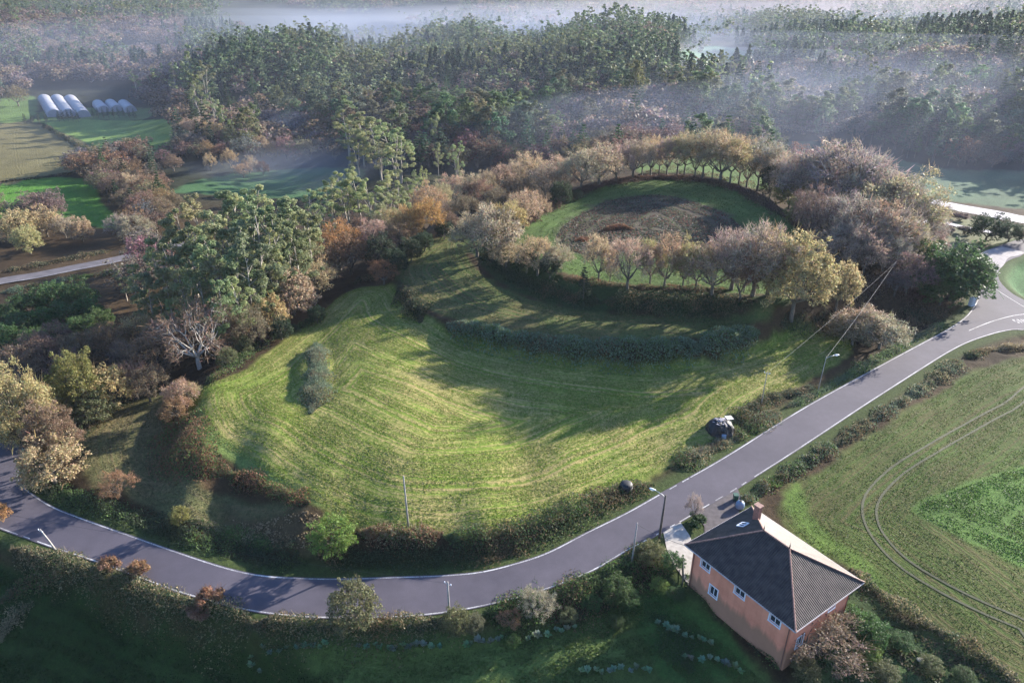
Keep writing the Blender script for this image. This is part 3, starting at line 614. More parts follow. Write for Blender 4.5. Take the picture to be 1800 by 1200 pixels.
pole('wirepole', 1338, 712, 653, 'thin pole in the brambles beside the black covered heap, carrying one pale wire', r=.09)
pole('junction', 1688, 533, 476, 'thin pale pole in front of the rounded green tree at the junction', lean=(.4, .5), r=.09)
pole('thicket', 30, 655, 618, 'pale pole half hidden among the dark trees at the left edge', arms=1, r=.10)
x, y = G(1560, 520); POLES['inthicket'] = np.array([x, y, ground(x, y)+8.0]); POLES['offleft'] = np.array([-95, 80, 8.])
M_WIRE = simple('cable', (.22, .21, .20), .6); M_WIRED = simple('dark_cable', (.03, .03, .03), .6)
def wire(a, b, sag, label, mat=M_WIRE, r=.013):
    a, b = (POLES[k] if isinstance(k, str) else np.array(k, float) for k in (a, b)); t_ = np.linspace(0, 1, 17)
    tag(MB().tube([a+(b-a)*s-np.array([0, 0, 4*sag*s*(1-s)]) for s in t_], r, 5, cap=False).obj('overhead_wire', [mat]), label, 'wire', 'overhead wires strung between the poles')
wire('wirepole', 'inthicket', .5, 'pale overhead wire rising from the thin field pole to the brown thicket', r=.014)
wire('lamp2', 'inthicket', .5, 'pale overhead wire running from the slim street lamp into the brown thicket', r=.02)
wire('housepole', L3(-EI+.3, -EJ+.3, EZ), .3, 'dark cable between the grey hedge pole and the corner of the pink house', M_WIRED, .022)
wire('roadpole', 'offleft', 1.0, 'faint cable sagging over the shaded road from the short concrete pole', M_WIRED, .012)

# ------------------------------------------------------------------ small things
M_BLACK = simple('black_plastic', (.006, .006, .008), .6, .3, 4); M_LIGHTBLUE = simple('pale_blue_plastic', (.13, .20, .29), .6, .08)
# round black-wrapped bale
x, y = G(1100, 862); b_ = link('wrapped_bale', None, loc=(x, y, float(ground(x, y))-.08)); tag(b_, 'round black plastic-wrapped bale at the grass edge above the road', 'bale')
MB().lathe([(.55, 0), (.85, .05), (.95, .25), (.97, .95), (.88, 1.25), (.6, 1.42), (.15, 1.46)], 28).obj('plastic_wrap', [M_BLACK], b_, True)
mb = MB()
for k_ in range(7): mb.tube([(.97*math.cos(q)+.004, .97*math.sin(q), .2+.13*k_+.04*math.sin(q+k_)) for q in np.linspace(0, 2*math.pi, 25)], .018, 4, cap=False)
mb.obj('wrap_folds', [M_BLACK], b_)
# heap under black sheeting weighted with pale boards
x, y = G(1265, 757); hp = link('covered_heap', None, loc=(x, y, float(ground(x, y))-.1)); tag(hp, 'heap under black plastic sheeting topped with pale junk by the brambles', 'heap')
V = []; nn_ = 36; prof = [(2.0, 0), (1.95, .5), (1.75, 1.2), (1.5, 1.7), (.9, 2.05), (.2, 2.15)]
for r_, z_ in prof:
    for j in range(nn_):
        q = 2*math.pi*j/nn_; rr = r_*(1+.06*math.sin(5*q+z_*3)+.03*math.sin(13*q))*(1.15 if abs(math.cos(q)) > .7 else 1); V.append((rr*math.cos(q), rr*math.sin(q), z_+.05*math.sin(9*q)))
MB().add(V, [(i*nn_+j, i*nn_+(j+1) % nn_, (i+1)*nn_+(j+1) % nn_, (i+1)*nn_+j) for i in range(len(prof)-1) for j in range(nn_)]+[tuple((len(prof)-1)*nn_+j for j in range(nn_))]).obj('sheeting', [M_BLACK], hp)
M_GREYSHEET = simple('greyed_sheet', (.35, .32, .34), .5, .4, 3); mb = MB()
for k_ in range(26):
    q = random.uniform(0, 6.28); rr = random.uniform(0, 1.25); a_ = random.uniform(0, 3.14)
    mb.box((rr*math.cos(q), rr*math.sin(q), 2.13-.18*rr+.03*(k_ % 5)), (random.uniform(.3, 1.0), random.uniform(.08, .28), .04), [(math.cos(a_), math.sin(a_), random.uniform(-.1, .1)), (-math.sin(a_), math.cos(a_), 0), (0, 0, 1)])
mb.obj('loose_boards', [M_GREYSHEET], hp)
MB().box((1.5, .8, 2.1), (1.3, 1.0, .05), [(.9, .3, -.1), (-.3, .9, .1), (.1, 0, 1)]).obj('pale_board', [simple('pale_board', (.5, .44, .44), .7, .15)], hp)
def drum(u, v, label, mat, s=1.0):
    x, y = G(u, v); o = link('barrel', None, loc=(x, y, float(ground(x, y))-.03)); tag(o, label, 'barrel')
    MB().lathe([(.34*s, 0), (.38*s, .05), (.38*s, .3), (.40*s, .33), (.38*s, .36), (.38*s, .62), (.40*s, .65), (.38*s, .68), (.37*s, .95), (.33*s, 1.0)], 18).obj('drum', [mat], o, True)
    MB().lathe([(.30*s, .985), (.31*s, 1.02), (.08*s, 1.03), (.07*s, 1.07)], 18).obj('lid', [mat], o, True)
drum(1271, 772, 'pale blue barrel in front of the black covered heap', M_LIGHTBLUE, 1.2)
drum(1713, 1168, 'dummy', M_LIGHTBLUE) if False else None
# recycling igloo behind the roof
x, y = G(1300, 893); ig = link('water_tank', None, loc=(x, y, float(ground(x, y)))); tag(ig, 'pale blue rounded tank partly hidden behind the dark roof', 'tank')
MB().lathe([(.5, 0), (.6, .1), (.64, .5), (.6, .85), (.42, 1.1), (.2, 1.2)], 22).obj('tank_body', [M_LIGHTBLUE], ig, True); MB().lathe([(.19, 1.2), (.2, 1.28), (.1, 1.3)], 14).obj('lid', [M_BLACK], ig)
x, y = G(1292, 880); ig = link('wheelie_bin', None, loc=(x, y, float(ground(x, y)))); tag(ig, 'dark green bin in the shade behind the house roof beside the pale tank', 'bin')
M_GREENP = simple('green_plastic', (.02, .07, .045), .5)
mb = MB(); mb.add([(i*a_, j*a_, z_) for z_, a_ in ((0.08, .26), (1.0, .33)) for i, j in ((-1, -1), (1, -1), (1, 1), (-1, 1))], [(0, 1, 5, 4), (1, 2, 6, 5), (2, 3, 7, 6), (3, 0, 4, 7), (4, 5, 6, 7), (3, 2, 1, 0)]); mb.obj('bin_body', [M_GREENP], ig)
MB().box((0, 0, 1.04), (.72, .76, .06)).obj('lid', [M_GREENP], ig)
for s_ in (-1, 1): MB().tube([(s_*.28, -.28, .1), (s_*.34, -.28, .1)], .1, 12).obj('wheel', [M_BLACK], ig)
# white box cabinet at the junction
x, y = G(1707, 537); cb = link('cabinet', None, loc=(x, y, float(ground(x, y))-.05)); tag(cb, 'small white meter cabinet standing at the inside corner of the junction', 'cabinet')
cax = [(.9, .43, 0), (-.43, .9, 0), (0, 0, 1)]; MB().box((0, 0, .95), (1.25, .8, 1.9), cax).obj('cabinet_body', [M_WHITE], cb); MB().box((0, 0, 1.95), (1.4, .95, .10), cax).obj('cabinet_roof', [M_WHITE], cb)
d0 = np.array([.43, -.9, 0]); 
for s_ in (-1, 1): MB().box(d0*.41+np.array([.9, .43, 0])*s_*.3+(0, 0, 1.0), (.52, .03, 1.4), cax).obj('cabinet_door', [simple('cabinet_grey', (.35, .37, .4), .6)], cb)
# stones and slabs beside the house
M_STONE = simple('pale_stone', (.30, .29, .25), .9, .25, 3, .3)
for k_, (u, v, s_, lab) in enumerate([(1478,1088,.55,'roundish pale stone nearest the pink wall behind the house'), (1466,1110,.9,'long flat pale slab in the bushes by the house'), (1486,1104,.45,'small pale stone just right of the flat slab'), (1492,1118,.4,'lowest small pale stone in the rubble by the house'), (1617,1162,.45,'pale boulder in the dark grass right of the house')]):
    x, y = G(u, v); mb = MB(); V = []; rr_ = np.random.default_rng(k_)
    for i in range(5):
        for j in range(9):
            th = math.pi*(i+.5)/5; ph = 2*math.pi*j/9; f_ = s_*rr_.uniform(.8, 1.1); V.append((f_*math.sin(th)*math.cos(ph)*(1.5 if k_ == 1 else 1), f_*math.sin(th)*math.sin(ph)*.8, f_*math.cos(th)*(.35 if k_ in (1, 4) else .7)))
    mb.add(V, [(i*9+j, i*9+(j+1) % 9, i*9+9+(j+1) % 9, i*9+9+j) for i in range(4) for j in range(9)]+[tuple(range(9))[::-1], tuple(range(36, 45))]); tag(mb.obj('stone', [M_STONE], loc=(x, y, float(ground(x, y))+.15)), lab, 'stone', 'stones by the pink house')
# polytunnels
M_POLY = simple('polythene', (.25, .25, .275), .6, .12, .3); M_HOOP = simple('hoop', (.4, .4, .45), .5)
def tunnel(u, v, w_, ln, h, ang, label):
    x, y = G(u, v); o = link('polytunnel', None, loc=(x, y, float(ground(x, y)))); tag(o, label, 'greenhouse', 'white plastic tunnels beyond the striped fields'); o.rotation_euler.z = ang
    m_ = 14; V = []; n2 = int(ln/3)
    sec = [(-math.cos(math.pi*k/m_)*w_/2, (math.sin(math.pi*k/m_)**.7)*h) for k in range(m_+1)]
    for i in range(n2): V += [(a_, i*ln/(n2-1), z_*(1+.012*(i % 2))) for a_, z_ in sec]
    MB().add(V, [(i*(m_+1)+j, i*(m_+1)+j+1, (i+1)*(m_+1)+j+1, (i+1)*(m_+1)+j) for i in range(n2-1) for j in range(m_)]).obj('plastic_cover', [M_POLY], o, True)
    for yy in (0, ln): MB().add([(a_, yy, z_) for a_, z_ in sec], [tuple(range(m_+1))]).obj('end_panel', [M_POLY], o)
    hp_ = MB()
    for i in range(n2): hp_.tube([(a_*1.01, i*ln/(n2-1), z_*1.02+.02) for a_, z_ in sec], .06, 4, cap=False)
    hp_.obj('hoops', [M_HOOP], o)
for u, v, ln, lab in ((97,206,66,'leftmost of the three long white tunnels'), (122,206,66,'middle one of the three long white tunnels'), (148,207,66,'rightmost of the three long white tunnels'),
                      (184,198,26,'low white tunnel behind the dark hedge, nearest the long tunnels'), (207,197,26,'low white tunnel behind the middle of the dark hedge'), (231,198,26,'low white tunnel at the right end of the dark hedge')):
    tunnel(u, v, 7.6 if ln > 40 else 6.6, ln, 4.2 if ln > 40 else 3.9, math.radians(34), lab)

# ------------------------------------------------------------------ trees
def unit(a): return a/(np.linalg.norm(a)+1e-9)
def curve(a, b, bend, k=4, r=rng):
    t_ = np.linspace(0, 1, k+1)[:, None]; return a+(b-a)*t_+np.array(bend)*(np.sin(math.pi*t_))+r.normal(size=(k+1, 3))*.06*np.linalg.norm(b-a)*np.sin(math.pi*t_)*.6
def leaf_cloud(centers, radii, n_, size, r, up=.35, flat=.8, shell=.75, aspect=.8):
    d = r.normal(size=(n_, 3)); d /= np.linalg.norm(d, axis=1)[:, None]; k = r.integers(0, len(centers), n_)
    rad = radii[k]*(shell+(1-shell)*r.random(n_))*r.random(n_)**.18
    p = centers[k]+d*rad[:, None]*np.array([1, 1, flat]); return cards(p, size, aspect, up, d, r)
def join(parts):
    V = []; Q_ = []; Cc = []; o = 0; mi = []
    for i, (v, q, c, m) in enumerate(parts): V.append(v); Q_.append(q+o); Cc.append(c); mi.append(np.full(len(q), m)); o += len(v)
    return np.vstack(V), np.vstack(Q_), np.vstack(Cc), np.concatenate(mi)
def make_oak(seed, h=10., w_=10., leaves=2600, twigs=3600, lsz=.30, dense=False, trunkr=.28, tube=True, lift=0.):
    """broad crown on forking limbs; returns trunk builder and crown arrays"""
    r = np.random.default_rng(seed); tb = MB(); K = 26 if not dense else 40; fork = h*(.22+lift*.8)
    tb.tube([(0, 0, -.5), (r.normal()*.1, r.normal()*.1, fork*.5), (0, 0, fork)], [trunkr*1.3, trunkr, trunkr*.9], 8, cap=False)
    cen = []; twA = []; twB = []; tip = []
    limbs = [unit(np.array([math.cos(a), math.sin(a), r.uniform(.5, 1.3)])) for a in np.arange(7)*.9+r.random(7)]
    for l in limbs:
        e = np.array([0, 0, fork])+l*h*.3; tb.tube(curve(np.array([0, 0, fork*.9]), e, (0, 0, -.2), 3, r), [trunkr*.6, trunkr*.5, trunkr*.42, trunkr*.34], 6, cap=False)
        tip.append(e)
    tip = np.array(tip)
    for k in range(K):
        ph = k*2.39996+r.normal()*.2; zz = (k+.5)/K; el = math.asin(max(-.8, min(.999, (zz*1.6-.6) if dense else zz*1.25-.22)))
        rr = r.uniform(.62, 1.12); c = np.array([math.cos(ph)*math.cos(el)*w_*.43*rr, math.sin(ph)*math.cos(el)*w_*.43*rr, h*(.50+lift)+math.sin(el)*h*(.42-lift*.8)*rr])
        a = tip[np.argmin(((tip-c)**2).sum(1))]; cv = curve(a, c, (0, 0, .1), 4, r); tb.tube(cv, [trunkr*.32, trunkr*.25, trunkr*.19, trunkr*.13, trunkr*.06], 5, cap=False); cen.append(c)
        for _ in range(5):
            s = cv[r.integers(2, 5)]; e = s+unit(r.normal(size=3)+unit(c-np.array([0, 0, h*.4]))*1.0+np.array([0, 0, .3]))*w_*.14; tb.tube([s, (s+e)/2+r.normal(size=3)*.1, e], [trunkr*.11, trunkr*.08, trunkr*.03], 4, cap=False); cen.append(e)
    cen = np.array(cen); rad = np.where(np.arange(len(cen)) % 6 == 0, w_*.115, w_*.07)*r.uniform(.6, 1.45, len(cen)); parts = []
    if leaves:
        v, q = leaf_cloud(cen, rad, leaves, lsz, r, .3); parts.append((v, q, percard(leaves, (.75,)*3, .22, r), 0))
    if twigs:
        k = r.integers(0, len(cen), twigs); out = cen[k]-np.array([0, 0, h*.35]); out /= np.linalg.norm(out, axis=1)[:, None]
        d = r.normal(size=(twigs, 3))*.75+out; d /= np.linalg.norm(d, axis=1)[:, None]; A0 = cen[k]+r.normal(size=(twigs, 3))*rad[k][:, None]*.35; B0 = A0+d*rad[k][:, None]*r.uniform(.5, 1.25, twigs)[:, None]
        v, q = strips(A0, B0, r.uniform(.05, .10, twigs), r); parts.append((v, q, percard(twigs, (.72, .68, .64), .22, r), 1))
    return tb, join(parts)
def make_euc(seed, h=22., cards_n=3600, lsz=.5, clumps=26, spread=.17, low=.34, sides=6, fat=1.):
    r = np.random.default_rng(seed); tb = MB(); cen = []; rad = []
    stems = [(0, 0)] if r.random() < .4 else [(-.6, .2), (.7, -.3)]
    for si, (sx, sy) in enumerate(stems):
        hh = h*(1-.12*si); lean = r.normal(size=2)*h*.05; t_ = np.linspace(0, 1, 7)
        path = np.stack([sx*t_*2+lean[0]*t_**2+r.normal(size=7)*.12, sy*t_*2+lean[1]*t_**2+r.normal(size=7)*.12, hh*.93*t_-.4*(1-t_)], 1)
        tb.tube(path, list(.30*(1-t_*.85)), sides, cap=False); nclump = clumps//len(stems)
        for k in range(nclump):
            s = low+(1-low)*((k+.5)/nclump)**.85; p = np.array([np.interp(s, t_, path[:, i]) for i in range(3)]); a = r.uniform(0, 6.28)
            prof = math.sin(math.pi*min(1, (s-low)/(1-low)*.80+.22))**.7; L = h*spread*prof*r.uniform(.35, 1.15)
            e = p+np.array([math.cos(a)*L, math.sin(a)*L, L*.45]); tb.tube([p-(0, 0, .5), (p+e)/2-(0, 0, .1), e], [.09, .06, .03], 4, cap=False)
            cen.append(e); rad.append(h*.062*fat*r.uniform(.7, 1.3)*(.6+.5*prof))
            if r.random() < .5: cen.append(e+r.normal(size=3)*h*.045); rad.append(h*.042*r.uniform(.7, 1.2))
    v, q = leaf_cloud(np.array(cen), np.array(rad), cards_n, lsz, r, .55, .72, .55, .62)
    c = percard(cards_n, (.72, .75, .70), .14, r, .05); return tb, join([(v, q, c, 0)])
def make_pine(seed, h=17., cards_n=3000, lsz=.45, w_=6.2, sides=6):
    r = np.random.default_rng(seed); tb = MB(); tb.tube([(0, 0, -.4), (r.normal()*.1, r.normal()*.1, h*.5), (0, 0, h*.97)], [.26, .17, .04], sides, cap=False); cen = []; rad = []
    m_ = 11
    for i in range(m_):
        s = .26+.72*i/(m_-1); L = w_*.5*(1-(s-.26)/.80)**.8
        for k in range(6 if i < 8 else 4):
            a = r.uniform(0, 6.28); ll = L*r.uniform(.55, 1.1); p = np.array([0, 0, h*s]); e = p+np.array([math.cos(a)*ll, math.sin(a)*ll, ll*.12])
            if sides > 4: tb.tube([p, e], [.05, .02], 4, cap=False)
            cen += [e, p+(e-p)*.55]; rad += [max(.35, L*.30), max(.35, L*.30)]
    cen.append(np.array([0, 0, h*.98])); rad.append(.4)
    v, q = leaf_cloud(np.array(cen), np.array(rad), cards_n, lsz, r, .3, .6, .4, .5); return tb, join([(v, q, percard(cards_n, (.72, .74, .72), .14, r, .05), 0)])
def make_shrub(seed, h=2.4, w_=3.2, cards_n=1500, lsz=.22, twigs=400):
    r = np.random.default_rng(seed); tb = MB(); cen = []; rad = []
    for k in range(14):
        a = r.uniform(0, 6.28); q = w_*.36*math.sqrt(r.random()); e = np.array([math.cos(a)*q, math.sin(a)*q, h*(.35+.42*r.random()*(1-q/w_))]); cen.append(e); rad.append(w_*.16*r.uniform(.7, 1.2))
        tb.tube([(e[0]*.1, e[1]*.1, -.2), e*.55, e], [.05, .035, .015], 4, cap=False)
    cen = np.array(cen); rad = np.array(rad); v, q = leaf_cloud(cen, rad, cards_n, lsz, r, .4); parts = [(v, q, percard(cards_n, (.75,)*3, .25, r), 0)]
    if twigs:
        k = r.integers(0, 14, twigs); d = r.normal(size=(twigs, 3))+(0, 0, .8); d /= np.linalg.norm(d, axis=1)[:, None]; A0 = cen[k]; B0 = A0+d*rad[k][:, None]*1.6
        v, q = strips(A0, B0, np.full(twigs, .04), r); parts.append((v, q, percard(twigs, (.5, .45, .4), .2, r), 1))
    return tb, join(parts)
LIB = {}
def lib(kind, builds, trunk_mat, names):
    LIB[kind] = []
    for tb, (v, q, c, mi) in builds:
        LIB[kind].append((tb.mesh(kind+'_'+names[0], [trunk_mat], True), quad_mesh(kind+'_'+names[1], v, q, [M_LEAF, M_TWIG], c, mi), names))
def lib_single(kind, builds, trunk_mat):
    """far trees: trunk and crown in one mesh"""
    LIB[kind] = []
    for tb, (v, q, c, mi) in builds:
        tv = np.array(tb.v); tq = np.array([f for f in tb.f if len(f) == 4])
        V, Q_, Cc, m_ = join([(v, q, c, 0), (tv, tq, np.ones((len(tv), 3))*.1, 0)]); m_ = np.concatenate([mi, np.full(len(tq), 2)])
        LIB[kind].append((quad_mesh(kind, V, Q_, [M_LEAF, M_TWIG, trunk_mat], Cc, m_), None, None))
TC = ('trunk', 'crown')
lib('oak', [make_oak(s, 10, 10.5, 2400, 2600, .26) for s in (11, 12, 13, 14, 15)], M_BARK, TC)
lib('leafy', [make_oak(s, 10, 9.5, 6500, 1500, .30, True) for s in (21, 22, 23)], M_BARK, TC)
lib('big', [make_oak(s, 17, 13.5, 15000, 2500, .30, True, .4) for s in (24, 25, 26)], M_BARK, TC)
lib('bare', [make_oak(s, 10, 11, 700, 3600, .22, trunkr=.33) for s in (31, 32, 33, 34)], M_BARK, TC)
lib('rim', [make_oak(s, 12, 9.5, 1100, 2800, .24, trunkr=.22, lift=.08) for s in (35, 36, 37, 38)], M_BARK, TC)
M_WHITEBARK = simple('whitish_bark', (.36, .33, .29), .85, .2, 3)
lib('pale', [make_oak(s, 10, 10.5, 60, 2200, .28, trunkr=.27) for s in (41,)], M_WHITEBARK, TC)
lib('eucalyptus', [make_euc(s, 22, 6000, .36, 22, low=.26, spread=.2) for s in (51, 52, 53, 54, 55)], M_PALEBARK, TC)
lib('pine', [make_pine(s) for s in (61, 62, 63)], M_BARK, TC)
lib('shrub', [make_shrub(s) for s in (71, 72, 73)], M_BARK, ('stems', 'foliage'))
lib_single('far_euc', [make_euc(s, 22, 3200, .62, 26, spread=.23, low=.12, sides=4, fat=1.4) for s in (81, 82, 83, 84)], M_BARK)
lib_single('far_pine', [make_pine(s, 17, 1500, .65, sides=4) for s in (85, 86, 87)], M_BARK)
lib_single('far_oak', [make_oak(s, 10, 10.5, 1300, 900, .42) for s in (88, 89, 90)], M_BARK)
HT = dict(oak=10, leafy=10, big=17, rim=12, bare=10, pale=10, eucalyptus=22, pine=17, shrub=2.4, far_euc=22, far_pine=17, far_oak=10)
NAME = dict(oak='oak_tree', leafy='leafy_tree', big='leafy_tree', rim='bare_tree', bare='bare_tree', pale='bare_tree', eucalyptus='eucalyptus_tree', pine='conifer', shrub='shrub', far_euc='eucalyptus_tree', far_pine='conifer', far_oak='brown_tree')
CAT = dict(shrub='bush')
def plant(kind, x, y, h, tint, label, group=None, wide=1.0, dz=-.15, name=None, var=.10):
    tm, cm, nm = random.choice(LIB[kind]); s = h/HT[kind]; rz = random.uniform(0, 6.28)
    tc = tuple(max(.005, c*random.uniform(1-var, 1+var)/.75) for c in tint)+(1,)
    z = float(ground(x, y))+dz
    if nm is None:
        o = link(name or NAME[kind], tm, loc=(x, y, z)); o.color = tc
    else:
        o = link(name or NAME[kind], None, loc=(x, y, z)); a = link(nm[0], tm, o); b = link(nm[1], cm, o); b.color = tc
    sw = s*wide; o.scale = (sw, sw*random.uniform(.92, 1.08), s); o.rotation_euler.z = rz
    tag(o, label, CAT.get(kind, 'tree'), group); return o
T_ = dict(tan=(.35,.275,.185), gold=(.34,.285,.15), rust=(.25,.155,.095), orange=(.34,.21,.095), pink=(.37,.295,.215), grey=(.31,.28,.235), brown=(.19,.145,.105), wbrown=(.13,.095,.07), wtan=(.18,.135,.09), dark=(.07,.055,.04),
          euc=(.18,.20,.10), euclight=(.27,.285,.14), weuc=(.10,.135,.075), weuc2=(.15,.175,.10), holly=(.032,.055,.028), green=(.065,.115,.042), lime=(.14,.20,.05), yellowgreen=(.19,.19,.06), olive=(.13,.14,.07), pine=(.06,.09,.055), purple=(.17,.13,.12))
ORD = 'first second third fourth fifth sixth seventh eighth ninth tenth eleventh twelfth thirteenth fourteenth fifteenth sixteenth'.split()
PLANTED = []
def row(kind, tint, items, phrase, group, wide=1.0, shared=False, hvar=.0):
    """items: (u, v_top, height) of the tops in the photograph, sorted left to right; phrase describes the row"""
    items = sorted(items)
    for i, it in enumerate(items):
        u, v, h = it[:3]; k_ = it[3] if len(it) > 3 else kind; tn = it[4] if len(it) > 4 else tint
        if h < 0: x, y = G(u, -h); h = solve_h(x, y, float(ground(x, y)), v)
        else: x, y = G(u, v, h*.93)
        if k_ == 'eucalyptus' and h > 12:
            while sdist(zones[0][0], np.array([x]), np.array([y]))[0] > -6 and h > 9: h *= .95; x, y = G(u, v, h*.93)
        PLANTED.append((x, y, h*.35))
        lab = phrase if shared else (ORD[i]+' from left '+phrase if len(items) > 1 else phrase)
        jit = random.uniform(.8, 1.22) if k_ in ('oak', 'bare', 'rim') else 1; plant(k_, x, y, h*(1+(jit-1)*.35), T_[tn], lab, group if len(items) > 1 else None, jit*wide*(it[5] if len(it) > 5 else 1))
def one(kind, tint, u, v, h, label, wide=1.0, group=None): row(kind, tint, [(u, v, h)], label, group, wide)
# hill fort, near rim
row('oak', 'pink', [(838,378,-452,'oak','pink',1.05), (868,362,-458,'oak','pink',1.0), (893,352,-425,'oak','gold',.9), (920,334,-402,'oak','pink',1.0), (946,342,-385,'oak','tan')], 'among the pinkish trees at the left shoulder of the ring', 'pinkish trees at the left shoulder of the ring')
row('leafy', 'holly', [(926,432,-480), (967,447,-488)], 'of two dark bushy trees on the lower left ring rim', 'dark bushy trees on the ring')
row('oak', 'tan', [(890,428,-470), (945,420,-485), (978,425,-482)], 'of the small tan trees on the lower left rim of the ring', 'small tan trees on the lower left rim')
one('pine', 'holly', 1025, 468, -528, 'dark pointed evergreen on the near bank of the ring', 1.2)
row('oak', 'pink', [(1052,406,-494,'oak','pink',.9), (1072,448,-494,'oak','gold',.9), (1103,418,-508,'bare','pink',.8), (1142,413,-500,'oak','gold',.85), (1168,418,-506,'oak','tan',.75), (1200,425,-506,'oak','gold',.75), (1222,432,-508,'oak','tan',.8), (1250,436,-518,'oak','tan',1.1)], 'in the line of slim trees on the near ring rim', 'slim trees along the near rim of the ring', .85)
row('bare', 'grey', [(1285,408,-510), (1322,402,-520), (1298,450,-530,'oak','rust')], 'of the grey bare trees beside the big golden tree', 'grey bare trees beside the golden tree', .72)
one('eucalyptus', 'holly', 1308, 418, -512, 'narrow dark ivy-clad stem between the grey bare trees', .7)
row('leafy', 'gold', [(1390,402,-562,'big','gold',.9)], 'big golden brown leafy tree at the near right corner of the ring', None)
row('leafy', 'olive', [(1468,458,-545,'leafy','gold',.8)], 'smaller pale leafy tree just right of the big golden tree', None)
row('oak', 'tan', [(1348,405,-520,'oak','gold',.9)], 'pale tree pressed against the left side of the big golden tree', None)
row('oak', 'brown', [(1515,545,-600,'oak','pink',1.4), (1545,552,-612,'oak','pink',1.5), (1498,562,-606,'oak','brown',1.3)], 'of the low brown thicket where the overhead wires end', 'low brown thicket by the road')
row('leafy', 'green', [(1628,432,-520,'leafy','green',1.1), (1668,426,-528,'leafy','green',1.2), (1698,448,-518,'leafy','green',1.1), (1650,470,-540,'leafy','green',1.1)], 'part of the rounded dark green tree clump at the junction', 'rounded green trees at the junction')
row('oak', 'purple', [(1590,445,-520), (1570,470,-520)], 'of two purplish bare trees left of the green clump at the junction', 'purplish trees near the junction')
# hill fort, far and right rim
row('oak', 'pink', [(958,285,-350), (990,276,-340), (1022,268,-332), (1052,258,-325), (1082,252,-318), (1112,246,-312,'bare','pink')], 'in the pinkish tree row on the far left ring rim', 'pinkish trees on the far left rim')
row('rim', 'pink', [(1128,248,-310,'rim','pink',1.0), (1143,240,-308,'bare','pink',0.8), (1158,246,-307,'rim','tan',1.0), (1172,236,-307,'bare','grey',0.8), (1190,242,-308,'rim','gold',1.1), (1203,230,-309,'rim','pink',1.15), (1221,240,-312,'bare','tan',0.8), (1234,231,-313,'rim','pink',1.1), (1251,243,-316,'rim','tan',1.0), (1266,234,-319,'bare','pink',0.9), (1283,238,-322,'rim','gold',1.1), (1298,232,-326,'rim','pink',1.1), (1312,246,-330,'bare','tan',0.8), (1330,240,-336,'rim','grey',1.1)], 'in the row with visible trunks on the far ring rim', 'tall trunks on the far rim', .95)
row('bare', 'grey', [(1350,250,-340,'oak','pink'), (1375,264,-355), (1402,272,-370,'oak','grey'), (1425,262,-372), (1455,258,-378,'oak','pink'), (1488,264,-388), (1518,275,-395,'oak','grey'), (1548,292,-410), (1572,312,-425,'oak','tan'), (1592,340,-435)], 'in the mass of grey-pink oaks right of the ring', 'grey-pink bare oaks at the right of the ring')
row('bare', 'grey', [(1420,330,-420,'bare','purple'), (1455,340,-440,'oak','grey'), (1490,350,-455), (1525,360,-460,'oak','tan'), (1560,370,-465), (1585,385,-470,'oak','tan'), (1475,395,-475), (1515,405,-485,'oak','pink'), (1550,412,-480), (1612,395,-455,'oak','grey')], 'in the lower rank of bare oaks right of the ring', 'lower rank of bare oaks')
one('leafy', 'yellowgreen', 1385, 308, -368, 'small yellow-green tree against the dark inner bank at the right of the ring')
one('leafy', 'yellowgreen', 1405, 345, -398, 'lowest small yellow-green tree on the inner bank at the right of the ring')
one('leafy', 'holly', 1352, 285, -350, 'dark ivy-covered tree in the row on the far rim of the ring', .7)
row('leafy', 'holly', [(985,318,-360), (1015,332,-352)], 'of the dark evergreens at the foot of the far left rim', 'dark evergreens at the far left rim')
one('pine', 'grey', 1650, 362, -425, 'spiky dark bare tree in front of the pale frosted track')
row('leafy', 'dark', [(1732,376,-425,'leafy','holly',1.3), (1772,390,-425,'leafy','holly',1.3), (1798,402,-428,'oak','pink')], 'of the dark bushes beyond the pale lane at the right edge', 'dark bushes at the right edge')
row('shrub', 'purple', [(1690,372,3), (1620,410,3), (1670,395,3), (1700,395,3)], 'of the low bushes around the narrow pale path at the right', 'low bushes by the pale path', 1.3)
# outer row running down to the left of the ring
row('oak', 'tan', [(930,275,9,'oak','pink'), (905,285,9), (880,292,9), (855,300,9), (828,308,9.5), (800,315,10), (775,322,10), (750,332,10.5)], 'in the tan tree row running down left from the ring', 'tan trees running down from the ring')
row('oak', 'orange', [(745,355,10,'oak','orange'), (715,362,10.5), (690,370,9,'oak','gold'), (660,392,10,'oak','tan')], 'of the orange autumn trees above the upper field corner', 'orange trees above the upper field corner')
row('oak', 'brown', [(630,380,9), (700,395,7), (770,355,8), (820,345,8), (870,330,8), (910,312,8), (790,375,6), (840,320,8)], 'brown tree in the shaded strip below the tan row', 'brown trees in the shaded strip', shared=True)
row('leafy', 'holly', [(668,415,8), (695,440,6), (720,420,6), (780,390,5), (745,410,5)], 'dark ivy-clad tree in the shaded strip by the upper field corner', 'dark ivy-clad trees by the upper field', shared=True)
one('bare', 'rust', 672, 460, 6, 'small reddish bare tree at the gap between the two fields', 1.0)
